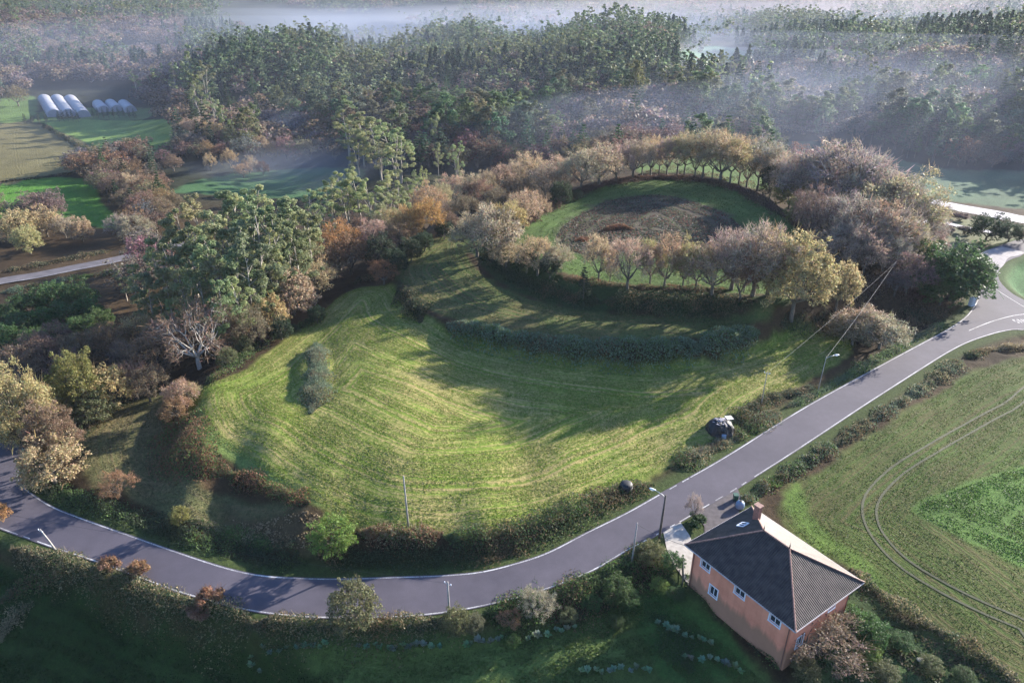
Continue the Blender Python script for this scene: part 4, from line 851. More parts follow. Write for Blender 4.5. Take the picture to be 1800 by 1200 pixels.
# eucalyptus groups
row('eucalyptus', 'euclight', [(606,192,26), (632,200,25), (655,205,24), (688,212,25), (700,240,20), (625,240,18), (665,245,18)], 'of the tall pale eucalyptus group standing in the valley mist', 'eucalyptus group in the valley mist', 1.3)
row('eucalyptus', 'euclight', [(762,198,22), (768,250,15), (800,246,18), (806,285,12), (745,290,12), (730,300,11)], 'of the slender pale eucalyptuses between the valley and the tan row', 'slender eucalyptuses left of the ring', .8)
row('eucalyptus', 'euclight', [(578,315,18), (602,302,20), (625,298,20), (648,312,18), (680,292,18), (695,320,15), (540,330,18), (560,350,15), (665,340,14), (722,305,14), (710,350,11)], 'pale eucalyptus in the clump right of the big stand', 'eucalyptus clump right of the big stand', 1.2, shared=True)
row('eucalyptus', 'euc', [(418,322,29,'eucalyptus','euclight'), (452,338,28), (385,336,28), (345,348,26,'eucalyptus','euclight'), (315,365,25), (285,385,24), (268,410,20,'eucalyptus','euclight'), (492,348,26), (520,345,25,'eucalyptus','euclight'), (478,372,25), (440,370,26), (405,368,26,'eucalyptus','euclight'), (365,385,25), (330,400,24), (300,425,22), (512,385,23), (535,372,22),
    (470,405,24,'eucalyptus','euclight'), (430,405,25), (392,415,24), (355,425,23,'eucalyptus','euclight'), (505,425,20), (460,440,22), (422,445,22), (380,455,20), (340,460,20), (310,470,18,'eucalyptus','euclight'), (490,462,18), (450,478,18), (412,485,18,'eucalyptus','euclight'), (375,492,17), (345,505,14), (285,470,17), (250,480,16), (225,465,14,'eucalyptus','euclight')],
    'eucalyptus in the big grey-green stand left of the fields', 'big eucalyptus stand', 1.0, shared=True)
row('eucalyptus', 'euc', [(275,520,11), (300,525,11,'eucalyptus','euclight'), (245,510,11), (210,475,9,'eucalyptus','euclight')], 'smaller eucalyptus at the lower left of the big stand', 'smaller eucalyptuses', 1.1, shared=True)
row('eucalyptus', 'euc', [(232,122,20), (300,108,24), (330,90,26), (352,105,25), (345,155,20), (370,162,20,'eucalyptus','euclight'), (388,185,18), (335,130,22)], 'of the tall eucalyptuses beyond the white tunnels', 'tall eucalyptuses beyond the tunnels')
row('eucalyptus', 'euc', [(1246,92,20), (1265,88,21), (1285,92,21), (1305,98,20), (1318,120,17), (1255,120,15), (1290,125,15)], 'of the rounded eucalyptus clump below the far meadow', 'rounded eucalyptus clump at the upper right', .9)
row('eucalyptus', 'euc', [(824,28,-63), (838,22,-63), (853,22,-63), (866,30,-63)], 'of the dark clump standing alone in the far mist', 'dark clump in the far mist', 1.1)
# trees between the eucalyptus stand and the fields
row('oak', 'rust', [(590,402,12,'oak','orange',1.05), (612,420,10,'oak','rust')], 'of two orange-brown oaks by the top edge of the big field', 'orange-brown oaks at the top of the big field')
row('oak', 'tan', [(505,482,10.5,'leafy','tan',1.1), (535,440,11,'oak','tan'), (548,465,9), (470,525,8,'leafy','gold')], 'of the tan leafy oaks at the foot of the big eucalyptus stand', 'tan oaks below the eucalyptus stand')
one('pale', 'brown', 352, 533, -648, 'spreading bare tree with pale sunlit limbs at the edge of the big field', 1.05)
row('leafy', 'dark', [(490,560,5,'leafy','holly'), (450,572,5), (420,590,4.5,'leafy','olive'), (395,612,4,'leafy','olive'), (555,540,4,'leafy','holly')], 'of the dark bushes along the upper left edge of the big field', 'dark bushes along the field edge')
row('oak', 'gold', [(62,642,-795,'big','gold',.78), (108,705,-815,'big','wtan',.75), (30,690,-770,'big','gold',.7), (98,770,-848,'leafy','gold',1.2)], 'of the golden leafy trees inside the left road bend', 'golden trees inside the left road bend')
row('leafy', 'yellowgreen', [(152,612,-735,'big','yellowgreen',.75), (195,645,-725,'leafy','gold'), (165,680,-745,'leafy','olive')], 'of the yellow-green trees above the small dark field', 'yellow-green trees above the small field')
row('oak', 'brown', [(225,640,8,'bare','brown'), (262,600,9), (290,570,9,'oak','rust'), (215,600,8), (110,620,8), (60,590,9), (20,610,9), (180,580,8,'oak','rust'), (240,560,8,'oak','gold'), (135,590,8), (90,570,8), (400,560,8,'oak','rust'), (430,545,9), (250,650,7), (20,660,8), (10,720,8)], 'brown autumn tree in the dark strip left of the big field', 'brown trees left of the big field', shared=True)
row('leafy', 'green', [(40,515,7), (85,500,8), (128,498,8), (25,555,7), (70,545,7), (110,535,7), (150,525,7), (10,535,6), (0,575,7), (50,580,6), (95,575,6), (135,560,6), (170,545,6)], 'green bushy tree in the thicket below the left lane', 'green thicket below the left lane', shared=True, wide=1.1)
row('oak', 'tan', [(310,670,6,'oak','tan',1.0), (305,700,4.5,'oak','rust',1.1), (330,675,3.5,'oak','gold')], 'of the small tan trees between the two left fields', 'small trees on the left bank')
one('oak', 'rust', 200, 835, 4.2, 'small leafy orange-brown tree beside the dark small field', 1.1)
one('leafy', 'yellowgreen', 312, 893, 2.6, 'little yellow bush on the verge below the dark small field', 1.1)
one('leafy', 'lime', 588, 912, -966, 'bright green round bush at the front corner of the big field', 1.25)
one('leafy', 'olive', 617, 1032, 6.2, 'olive green tree standing at the outer edge of the curved road', 1.05)
one('leafy', 'orange', -12, 885, 3.4, 'orange bush cut by the left edge of the picture')
# trees round the lane and meadows at the left
row('leafy', 'gold', [(22,372,11,'leafy','gold',1.1), (70,368,10,'leafy','gold',1.1), (105,380,8,'oak','grey'), (135,385,8,'leafy','tan'), (40,400,9,'leafy','gold')], 'of the golden trees above the left lane', 'golden trees above the left lane')
row('oak', 'grey', [(205,378,9,'bare','grey',1.1), (235,385,8,'bare','pink')], 'of two grey bare trees between the lane and the eucalyptus stand', 'grey bare trees by the left lane')
row('oak', 'brown', [(200,312,9), (228,308,10,'oak','tan'), (255,312,10), (282,330,10,'oak','rust'), (215,335,8), (245,345,9), (275,352,9), (305,340,8)], 'in the round brown clump below the striped field', 'round brown clump below the striped field', 1.05)
row('oak', 'tan', [(322,212,11,'oak','tan'), (350,210,11), (378,222,10,'oak','gold'), (330,235,9), (360,248,9,'oak','rust'), (405,228,11,'leafy','olive'), (430,232,11,'leafy','olive'), (455,245,9), (475,255,8,'oak','rust'), (400,262,9,'oak','gold'), (365,270,8), (435,275,8), (300,275,7,'oak','brown'), (265,282,7), (235,280,7,'oak','rust'), (205,285,7), (460,285,6,'oak','brown'), (425,290,6)], 'brown or olive tree in the belt between the striped field and the misty meadow', 'belt of brown trees by the misty meadow', shared=True, wide=1.05)
one('oak', 'brown', 22, 152, 13, 'broad brown tree at the left edge beside the white tunnels', 1.2)
row('pine', 'holly', [(45,199,-216), (58,200,-216), (70,199,-216), (82,198,-216)], 'in the very dark evergreen row in front of the long tunnels', 'dark evergreens in front of the long tunnels', 1.3)
row('pine', 'holly', [(105,194,-214), (113,193,-214), (121,192,-214), (129,192,-214), (138,193,-214)], 'in the short evergreen row at the foot of the long tunnels', 'short evergreen row at the tunnels', 1.2)
row('pine', 'pine', [(165,190,-208), (174,189,-208), (183,189,-208), (192,188,-208), (201,188,-208), (210,188,-208), (219,189,-208), (228,190,-208), (237,190,-208)], 'in the evergreen hedge row in front of the low tunnels', 'evergreen hedge row before the low tunnels', 1.3)
# garden
row('leafy', 'lime', [(1528,1130,2.6,'leafy','lime',1.3)], 'bright yellow-green round bush behind the pink house', None)
row('leafy', 'green', [(1512,1080,4,'leafy','green',1.2)], 'dark green bush beside the end wall of the pink house', None)
one('oak', 'brown', 1448, 1098, 5.0, 'tangled bare grey-brown tree at the near corner of the pink house', 1.5)
row('leafy', 'green', [(1430,1075,2.6,'leafy','olive',1.4), (1588,1118,2.0,'leafy','green',1.5), (1640,1160,1.8,'leafy','olive',1.5), (1700,1178,1.6,'leafy','green',1.5), (1420,1165,2.2,'leafy','olive',1.5), (1560,1172,2.0,'leafy','olive',1.6)], 'of the low bushes in the grass behind the house', 'low bushes behind the house')
row('leafy', 'green', [(1040,1050,1.8,'leafy','green',1.5), (1105,1040,2.4,'leafy','green',1.3), (1160,1020,2.0,'leafy','lime',1.2), (1000,1075,1.6,'leafy','olive',1.5), (1085,1085,1.4,'leafy','green',1.5), (1190,1035,1.8,'leafy','green',1.4), (900,1118,1.4,'leafy','green',1.6)], 'of the green bushes between road and garden', 'green bushes on the garden slope')
one('leafy', 'green', 1535, 1092, 3.5, 'second darker green bush right of the rubble by the house', 1.2)
one('bare', 'grey', 945, 1046, 3.4, 'small bare tree on the near side of the road by the garden', .9)
one('bare', 'grey', 1224, 873, 4.2, 'slender pale sapling at the roadside between driveway and forecourt', .55)
one('shrub', 'green', 1226, 905, 1.9, 'low rounded green bush at the foot of the pale sapling', 1.3)
row('shrub', 'rust', [(186,978,2.4), (237,985,2.6), (365,1035,2.8), (345,1065,2.6)], 'of the reddish twiggy bushes in the outer roadside hedge', 'reddish twiggy bushes in the outer hedge')
row('oak', 'rust', [(895,1075,2.4), (800,1078,3.2,'leafy','olive'), (830,1085,2.5,'leafy','olive'), (1085,1020,3.4,'leafy','green'), (1145,955,2.8,'leafy','olive',1.2), (1185,975,2.5,'leafy','green')], 'of the hedge bushes between road and vegetable plot', 'garden hedge bushes', 1.2)

# ------------------------------------------------------------------ hedges and brambles
def hedge(name, px, wd, h, pal, label, cat='hedge', size=.26, dens=26, lumps=.45, world=None, kind=None, group=None, twig=.25):
    size *= .8; dens *= 1.5; h = h*(.68 if kind is None and 'scarp' not in label else .8); lumps = min(.8, lumps*1.35)
    line = GP2(px) if world is None else np.asarray(world, float); seg = np.append(0, np.cumsum(np.linalg.norm(np.diff(line, axis=0), axis=1))); L = seg[-1]
    r = np.random.default_rng(abs(hash(label)) % 9999 if False else int(L*1000) % 9973); n_ = int(L*wd*dens)
    t_ = r.uniform(0, L, n_); d = np.gradient(line, axis=0); d /= np.linalg.norm(d, axis=1)[:, None]+1e-9
    bx, by = np.interp(t_, seg, line[:, 0]), np.interp(t_, seg, line[:, 1]); nx, ny = -np.interp(t_, seg, d[:, 1]), np.interp(t_, seg, d[:, 0])
    s = np.clip(r.normal(size=n_)*.42, -1, 1); taper = np.clip(np.minimum(t_, L-t_)/(wd*.6), .15, 1)
    nz1 = value_noise(bx*1.0, by*1.0, 2.6, 5)*2; nz2 = value_noise(bx+s*2, by-s*2, 1.1, 9)*2
    wv = wd/2*(1+nz1*lumps)*taper; x = bx+nx*s*wv; y = by+ny*s*wv
    top = h*(1-np.abs(s)**2.2)*(1+lumps*nz1+lumps*.8*nz2)*taper; z = ground(x, y)+np.maximum(.05, top)*r.random(n_)**.45
    P_ = np.stack([x, y, z], 1); V, Q_ = cards(P_, size, .8, .5, None, r)
    pal = np.array([T_[q] if isinstance(q, str) else q for q in pal]); pn = value_noise(bx, by, 4.5, 77)+.5+r.normal(size=n_)*.18; pi = np.clip((pn*len(pal)).astype(int), 0, len(pal)-1)
    c = np.repeat(np.clip(pal[pi]*(1+r.normal(size=(n_, 1))*.15), .004, 1), 4, 0); parts = [(V, Q_, c, 0)]
    if twig:
        m_ = int(n_*twig); k = r.integers(0, n_, m_); dd = r.normal(size=(m_, 3))*.6+(0, 0, .9); dd /= np.linalg.norm(dd, axis=1)[:, None]; A0 = P_[k]
        v, q = strips(A0, A0+dd*r.uniform(.3, .8, m_)[:, None], np.full(m_, .035), r); parts.append((v, q, np.repeat(np.clip(pal[pi[k]]*.9+.02, 0, 1), 4, 0), 1))
    V, Q_, c, mi = join(parts); o = link(name, quad_mesh(name, V, Q_, [M_LEAF, M_TWIG], c, mi)); tag(o, label, None if kind else cat, group, kind); return o
def GP2(px):
    a = smooth_poly([G(*q) for q in px], 5, False); return a
B_ = (.065,.095,.045); BL = (.12,.165,.105); DK = (.042,.058,.030); RU = (.20,.095,.055); RB = (.16,.115,.065); ST = (.26,.22,.13); GR = (.10,.165,.045)
hedge('bramble_hedge', [(785,572),(850,590),(950,608),(1050,616),(1150,618),(1250,606),(1335,584)], 5.8, 1.5, [BL, (.17,.24,.16), GR, (.15,.22,.14), BL, RB, (.17,.24,.16)], 'long dark bramble-covered scarp between the upper and lower fields', 'brambles', .36, 34)
hedge('bramble_bank', [(1370,575),(1430,580),(1490,592),(1530,610)], 4.0, 1.2, [DK, B_, RB], 'dark bramble bank running from the scarp to the brown thicket', 'brambles')
hedge('scrub_clump', [(700,508),(718,530),(735,555),(740,568)], 5.5, 3.2, [DK, 'holly', RB, B_], 'dark scrub clump in the gap between the two fields', 'bush', .28, 60)
hedge('mound_scrub', [(555,604),(560,635),(560,670),(555,700),(546,728)], 5.4, .9, [BL, (.17,.20,.13), RB, (.14,.19,.11), BL], 'pale overgrown mound standing alone in the big field', 'bush', .24, 70)
hedge('bracken_bank', [(315,700),(305,745),(322,790),(345,815),(385,828),(415,840)], 7.5, 1.5, [RB, RU, GR, RU, B_], 'russet bracken bank at the left side of the big field', 'bracken', .26, 45)
hedge('bracken_bank', [(400,835),(440,850),(490,868),(545,885)], 3.6, 1.0, [RU, DK, RU, GR, RB], 'low reddish bracken strip descending to the front of the big field', 'bracken', .24, 45)
hedge('bracken_bank', [(630,935),(700,945),(780,940)], 4.5, 1.3, [RB, RU, ST, GR, RU], 'red and straw-coloured bracken at the front edge of the big field', 'bracken', .24, 50)
hedge('bramble_hedge', [(780,945),(850,950),(920,940),(990,912),(1050,885),(1100,868),(1150,852)], 4.2, 1.2, [DK, B_, GR, B_, RB], 'dark green bramble hedge between the big field and the road', 'brambles', .26, 42)
hedge('bramble_bank', [(560,980),(620,985),(700,985),(800,980),(880,968),(940,950)], 4.0, .7, [DK, B_, DK, RB], 'shaded bank of brambles right above the inner road line', 'brambles', .24, 36)
hedge('verge_hedge', [(60,835),(90,862),(140,885),(200,900),(270,925),(340,950),(410,968),(480,985),(540,992)], 4.0, .9, [DK, B_, DK, GR, B_], 'dark green verge hedge along the inside of the left road curve', 'hedge', .26, 34)
hedge('verge_hedge', [(330,915),(380,930),(430,950),(480,968)], 3.2, .9, [GR, B_, ST, GR], 'greener hedge strip below the ploughed corner', 'hedge', .24, 40)
hedge('roadside_hedge', [(20,965),(60,985),(110,1000),(170,1020),(240,1045),(310,1072),(380,1090),(450,1102)], 4.4, 1.5, [RB, DK, ST, B_, RB, (.13,.12,.06)], 'brown and olive hedge outside the left curve of the road', 'hedge', .26, 44)
hedge('roadside_hedge', [(450,1102),(520,1108),(600,1110),(680,1108),(760,1100),(830,1092)], 4.2, 1.5, [RB, B_, ST, DK, RB], 'brown and green hedge outside the lowest part of the road', 'hedge', .26, 44)
hedge('roadside_hedge', [(835,1090),(900,1078),(960,1058),(1020,1040),(1080,1015),(1130,985),(1165,965)], 4.4, 1.2, [B_, GR, DK, GR, RB], 'green hedge between the road and the garden left of the driveway', 'hedge', .26, 44)
hedge('field_hedge', [(0,1060),(40,1035),(80,1015),(110,1005)], 4.5, 1.4, [ST, GR, RB, B_], 'olive hedge at the left edge below the road', 'hedge', .26, 40)
hedge('field_hedge', [(0,1130),(20,1090),(60,1060)], 5, 1.0, [GR, B_, ST], 'rough green strip at the lower left edge', 'hedge', .26, 36)
hedge('bramble_hedge', [(1302,888),(1330,868),(1365,845),(1420,812),(1470,783)], 3.2, 1.2, [GR, B_, BL, RB, GR], 'leafy green hedge on the field side of the road above the house roof', 'brambles', .26, 48)
hedge('roadside_hedge', [(1465,785),(1510,755),(1560,722),(1610,692),(1650,665),(1690,635)], 3.6, .9, [BL, RB, B_, ST, BL], 'pale green hedge along the right field, further up the road', 'hedge', .26, 40)
hedge('field_hedge', [(1700,630),(1740,615),(1790,612),(1840,612)], 3.6, 1.2, [B_, RB, ST], 'brownish hedge on the right field below the junction', 'hedge', .28, 34)
hedge('verge_hedge', [(1175,822),(1210,810),(1250,790),(1290,770),(1330,748),(1370,725)], 4.0, .9, [B_, GR, RB, BL, ST], 'mixed bramble verge between the covered heap and the road', 'brambles', .25, 44)
hedge('verge_hedge', [(1290,745),(1320,722),(1360,700),(1400,690),(1440,680)], 4.2, 1.1, [B_, RB, DK, BL, RB], 'darker bramble patch around the thin wire pole', 'brambles', .25, 40)
hedge('verge_hedge', [(1380,718),(1440,690),(1500,655),(1560,622),(1620,590),(1660,568)], 2.6, .6, [BL, GR, BL, ST], 'pale green verge along the far side of the straight road', 'hedge', .24, 40)
hedge('stone_rubble_bank', [(1225,800),(1250,786),(1275,772)], 1.6, .5, [ST, RB, (.3,.27,.24)], 'dry brown rubble strip in the verge below the covered heap', 'bank', .2, 50)
hedge('rim_scrub', [(850,440),(890,478),(940,505),(1000,525),(1060,535)], 5.0, .9, [DK, B_, DK, RB], 'dark scrub on the left part of the ring bank', 'bush', .28, 26)
hedge('rim_scrub', [(1060,530),(1130,538),(1200,540),(1270,538),(1330,530)], 5.5, 1.2, [DK, B_, RB, DK], 'dark scrub on the near bank of the ring below the slim trees', 'bush', .28, 30)
hedge('rim_scrub', [(990,490),(1060,500),(1130,505),(1200,508),(1280,510)], 2.6, 1.0, [RB, RU, B_, RB], 'brown scrub along the top of the near bank of the ring', 'bush', .25, 36)
hedge('rim_scrub', [(920,400),(960,368),(1020,338),(1090,318),(1160,311),(1240,316)], 4.5, .7, [(.11,.065,.05), (.09,.055,.04)], 'purplish brown scrub on the far inner bank of the ring', 'bush', .3, 22)
hedge('rim_scrub', [(1240,316),(1310,335),(1370,372),(1420,410),(1450,450)], 6.0, .8, [(.11,.065,.05), (.08,.05,.04), RB], 'purplish brown scrub on the right inner bank of the ring', 'bush', .3, 22)
hedge('rim_scrub', [(1125,307),(1180,303),(1235,308),(1290,320),(1335,336)], 3.0, 2.2, [(.12,.085,.06), (.09,.07,.045), RB, DK], 'uneven brown undergrowth between the trunks on the far rim of the ring', 'bush', .3, 16, lumps=.6)
hedge('bracken_clump', [(1055,408),(1085,402),(1115,405)], 5.0, 2.0, [RU, RB, RU], 'red-brown bracken clump in the middle of the ring', 'bracken', .26, 50)
hedge('bracken_clump', [(1010,425),(1040,418)], 5.0, 1.2, [RU, RB, DK], 'smaller dark red bracken clump left inside the ring', 'bracken', .26, 40)
hedge('field_boundary', [(78,222),(105,238),(135,255),(165,270),(208,282)], 3.2, 1.6, [DK, B_, RB], 'dark hedge between the brown field and the striped green field', 'hedge', .5, 16)
hedge('field_boundary', [(0,320),(50,316),(100,310),(140,302)], 2.2, 1.0, [DK, RB], 'thin dark hedge between the brown field and the bright green field', 'hedge', .5, 14)
hedge('field_boundary', [(140,302),(160,318),(178,332)], 2.6, 1.4, [DK, RB, B_], 'short dark hedge at the corner of the bright green field', 'hedge', .5, 16)
hedge('garden_hedge', [(1495,1000),(1530,1035),(1580,1070),(1640,1105),(1700,1140),(1760,1180),(1800,1215)], 3.0, 1.0, [RB, DK, ST, B_], 'brown bank and brushwood along the edge of the field right of the house', 'hedge', .25, 44)
hedge('garden_hedge', [(1205,1010),(1240,1050),(1280,1090),(1330,1140),(1370,1180)], 1.8, .8, [DK, GR, DK], 'dark green strip at the foot of the long pink wall', 'hedge', .2, 40)
hedge('bracken_bank', [(975,1095),(1020,1080),(1060,1068),(1100,1052)], 1.8, .8, [RU, RB, DK], 'reddish dead bracken strip in the garden', 'bracken', .2, 50)
hedge('lane_scrub', [(0,480),(60,468),(130,455),(200,440)], 6, 1.2, [RB, DK, ST], 'brown scrub above the left lane', 'bush', .36, 16)
hedge('lane_scrub', [(0,515),(60,505),(130,490),(200,478),(240,465)], 6, .8, [BL, RB, GR], 'rough pinkish green scrub below the left lane', 'bush', .36, 16)
hedge('wood_edge_scrub', [(560,560),(520,580),(470,600),(430,628),(395,655),(360,678)], 4.2, 1.4, [B_, DK, GR, RB], 'green scrub along the wooded left edge of the big field', 'bush', .27, 38)
hedge('wood_edge_scrub', [(150,770),(165,740),(200,715),(250,695),(290,680)], 3.4, 1.2, [RB, DK, B_], 'dark scrub along the upper edge of the small dark field', 'bush', .26, 34)
hedge('wood_edge_scrub', [(620,500),(660,490),(690,470),(705,445),(760,420)], 3.6, 1.6, [DK, RB, DK], 'dark scrub at the shaded left edge of the upper field', 'bush', .27, 34)
hedge('roadside_wood_scrub', [(1560,600),(1600,575),(1640,545),(1670,535)], 7, 1.2, [(.10,.06,.05), RB, DK], 'purplish brown undergrowth between the thicket and the junction', 'bush', .28, 26)
hedge('roadside_wood_scrub', [(1480,520),(1540,500),(1600,510),(1640,530)], 9, 1.0, [(.12,.07,.055), RB, (.09,.055,.045)], 'reddish brown undergrowth on the slope right of the golden tree', 'bush', .3, 18)
hedge('roadside_wood_scrub', [(1430,560),(1480,580),(1540,590),(1590,575)], 5, 1.2, [RB, DK], 'dark undergrowth at the foot of the brown thicket', 'bush', .28, 26)
# vegetable garden: rows of cabbage-like plants
def cabbage(seed):
    r = np.random.default_rng(seed); V = []; Fq = []
    for k in range(16):
        a = k*2.4+r.normal()*.2; L = r.uniform(.35, .6)*(.6+.4*(k > 5)); el = r.uniform(.2, 1.1); d = np.array([math.cos(a)*math.cos(el), math.sin(a)*math.cos(el), math.sin(el)]); s = np.array([-math.sin(a), math.cos(a), 0])
        o = len(V); c = np.array([0, 0, .25]); V += [c, c+d*L*.5+s*L*.3, c+d*L*.95+(0, 0, -.12*L), c+d*L*.5-s*L*.3]; Fq.append((o, o+1, o+2, o+3))
    tb = MB().tube([(0, 0, -.05), (0, 0, .3)], .035, 5); return quad_mesh('leaves', V, np.array(Fq), [M_LEAF], percard(16, (.75,)*3, .15, r)), tb.mesh('stalk', [M_BARK])
CAB = [cabbage(s) for s in (1, 2, 3)]
def veg(u, v, s, label, tint=(.19,.28,.17)):
    x, y = G(u, v); o = link('cabbage_plant', None, loc=(x, y, float(ground(x, y)))); lv, st = random.choice(CAB); a = link('leaves', lv, o); a.color = tuple(c*random.uniform(.8, 1.2)/.75 for c in tint)+(1,); link('stalk', st, o)
    o.scale = (s, s, s); o.rotation_euler.z = random.uniform(0, 6.28); tag(o, label, 'cabbage', label.split(',')[0])
for line, lab, n_ in (([(465,1148),(520,1145),(575,1138)], 'leafy cabbage in the short row at the hedge foot, bottom centre-left', 9), ([(635,1140),(700,1142),(770,1140)], 'leafy cabbage in the row just right of the first short row', 12),
                      ([(820,1135),(880,1128),(940,1120),(1010,1108)], 'leafy cabbage in the long row along the garden path', 18), ([(1020,1185),(1080,1182),(1140,1180)], 'small cabbage in the row at the very bottom of the picture', 11),
                      ([(1160,1100),(1200,1120),(1250,1130)], 'cabbage in the plot close to the pink wall', 9), ([(1200,1160),(1260,1165),(1300,1180)], 'cabbage in the lowest plot beside the pink wall', 9), ([(440,1165),(455,1185)], 'cabbage at the dark lower end of the garden', 3)):
    q = np.array(line, float); t_ = np.linspace(0, len(q)-1, n_)
    for s_ in t_: veg(np.interp(s_, range(len(q)), q[:, 0])+random.uniform(-4, 4), np.interp(s_, range(len(q)), q[:, 1])+random.uniform(-4, 4), random.uniform(1.0, 1.6), lab)
hedge('bean_plot', [(1145,1080),(1180,1110),(1200,1150),(1215,1185)], 7, .45, [GR, (.05,.10,.035), B_], 'dense green vegetable plot left of the pink house', size=.2, dens=45, kind='stuff', twig=0)
hedge('ground_cover', [(880,1060),(960,1075),(1040,1055),(1120,1020),(1180,1000)], 7, .5, [GR, B_, (.06,.13,.03), RB], 'rough green herbs on the slope between road and garden', size=.22, dens=26, kind='stuff', twig=.1)

# ------------------------------------------------------------------ the woods
OPENW = np.zeros(GX.shape)
for poly, col, tx, soft, straw in zones: OPENW = np.maximum(OPENW, sm(-2.5, -1, sdist(poly, GX, GY)))
OPENW = np.maximum(OPENW, np.maximum(sm(-8, -4, sT), sm(-6, -4, sR)))
def grid_at(A_, x, y):
    j = np.clip(np.searchsorted(YS, y)-1, 0, len(YS)-2); i = np.clip(np.searchsorted(S, x/(y+160))-1, 0, len(S)-2); return A_[j, i]
def proj(x, y, z):
    dy, dz = y, z-CAMZ; dep = dy*cp-dz*sp; return 900+F*x/dep, 600-F*(dy*sp+dz*cp)/dep, dep
cand = []
for y0, y1, step in ((150, 420, 6.8), (420, 650, 8.0), (650, 1000, 10.5), (1000, 1600, 18), (1600, 3000, 34)):
    for y in np.arange(y0, y1, step):
        hw = .95*(y*cp+80)+30; xs_ = np.arange(-hw, hw, step); x = xs_+rng.uniform(-.48, .48, len(xs_))*step; yy = y+rng.uniform(-.48, .48, len(xs_))*step
        ok = grid_at(OPENW, x, yy) < .5; cand.append(np.stack([x[ok], yy[ok], np.full(ok.sum(), step)], 1))
cand = np.vstack(cand); cz = ground(cand[:, 0], cand[:, 1]); cu, cv, cdep = proj(cand[:, 0], cand[:, 1], cz)
# keep clear of trees placed above, of the castro, of near ground and of the lane and track
pl = np.array(PLANTED); keep = np.ones(len(cand), bool)
for px_, py_, pr in pl: keep &= ((cand[:, 0]-px_)**2+(cand[:, 1]-py_)**2) > (pr*1.2)**2
for ln, dd_ in ((l2, 12), (GP2([(1560,350),(1680,366),(1800,388),(1900,402)]), 12), (GP2([(1580,385),(1745,412)]), 8), (GP2([(60,215),(250,205)]), 14)):
    for q in ln[::2]: keep &= ((cand[:, 0]-q[0])**2+(cand[:, 1]-q[1])**2) > dd_**2
from_view = (cu > -380) & (cu < 2450) & (cv > -250)
near_block = ((cv > 560) | ((cv > 345) & (cu > 1380)) | ((cv > 300) & (cu > 720)) | ((cv > 395) & (cu < 240)) | ((cv > 90) & (cv < 135) & (cu > 1190) & (cu < 1320)) | ((cv > 283) & (cu > 290) & (cu < 740)))      # hand-placed ground
tun = (cu > 55) & (cu < 250) & (cv > 150) & (cv < 215)
yj = cand[:, 1]+fbm(cand[:, 0], cand[:, 1], 120, 401)*420
valley = (yj > 840) & (yj < 1400) & (cu > 380) & (cu < 1500) & (fbm(cand[:, 0], cand[:, 1], 160, 400) < .22)
keep &= ~valley
keep &= from_view & ~near_block & ~tun
cand, cz, cu, cv, cdep = cand[keep], cz[keep], cu[keep], cv[keep], cdep[keep]
n1 = fbm(cand[:, 0], cand[:, 1], 90, 300); n2 = fbm(cand[:, 0], cand[:, 1], 35, 301); rr = rng.random(len(cand))
pass
pb = np.full(len(cand), .10)                                  # share of brown broadleaf trees
pb[(cand[:, 1] < 430) & (cu > 250)] = .62; pb[(cand[:, 1] < 345) & (cu > 250)] = .8
pb[(cu < 330) & (cand[:, 1] < 900)] = .80; pb[(cu > 1330) & (cand[:, 1] < 520)] = .55; pb[(cand[:, 1] > 900)] = .15
pb = np.clip(pb+n2*.9, .02, .95); isb = rr < pb; isp = ~isb & ((n1+rng.normal(size=len(cand))*.12+(cu > 900)*.10) > .02)
kinds = np.where(isb, 2, np.where(isp, 1, 0)); order = np.argsort(cdep); used = [0, 0, 0]; LIM = (240, 290, 240)
hgt = np.where(kinds == 0, rng.uniform(14, 22, len(cand)), np.where(kinds == 1, rng.uniform(11, 17, len(cand)), rng.uniform(6.5, 11, len(cand))))
hgt *= 1+fbm(cand[:, 0], cand[:, 1], 45, 500)*.55
hgt *= np.where((kinds < 2) & (cand[:, 1] > 900), .85, 1)
rest = []
n3 = fbm(cand[:, 0], cand[:, 1], 60, 700)+rng.normal(size=len(cand))*.16
def pick(l, i): return l[int(np.clip((n3[i]*1.1+.5)*len(l), 0, len(l)-1))]
where_ = lambda u, y: 'left of the valley' if u < 420 else ('on the slope behind the ring' if u < 1250 else 'on the misty slope at the right')
ft = [('far_euc', ['weuc', 'weuc', 'weuc2', 'olive']), ('far_pine', ['pine', 'pine', 'holly']), ('far_oak', ['wbrown', 'wbrown', 'purple', 'wtan', 'brown'])]
for i in order:
    k = kinds[i]; x, y = cand[i, :2]
    if used[k] < LIM[k] and -60 < cu[i] < 1860:
        used[k] += 1; wh = where_(cu[i], y); nm = ('eucalyptus', 'dark conifer', 'brown broadleaf tree')[k]
        plant(ft[k][0], x, y, hgt[i], T_[pick(ft[k][1], i)], 'one '+nm+' of the wood '+wh, nm+' wood '+wh, random.uniform(.95, 1.45), var=.22)
    else: rest.append(i)
rest = np.array(rest)
def low_template(seed, kind):
    r = np.random.default_rng(seed)
    if kind == 2: tb, t_ = make_oak(seed, 1., 1.15, 300, 0, .11, tube=False)
    elif kind == 1: tb, t_ = make_pine(seed, 1., 190, .075, .42)
    else: tb, t_ = make_euc(seed, 1., 330, .062, 16, low=.14, spread=.22, fat=1.4)
    return t_[0], t_[1], t_[2]
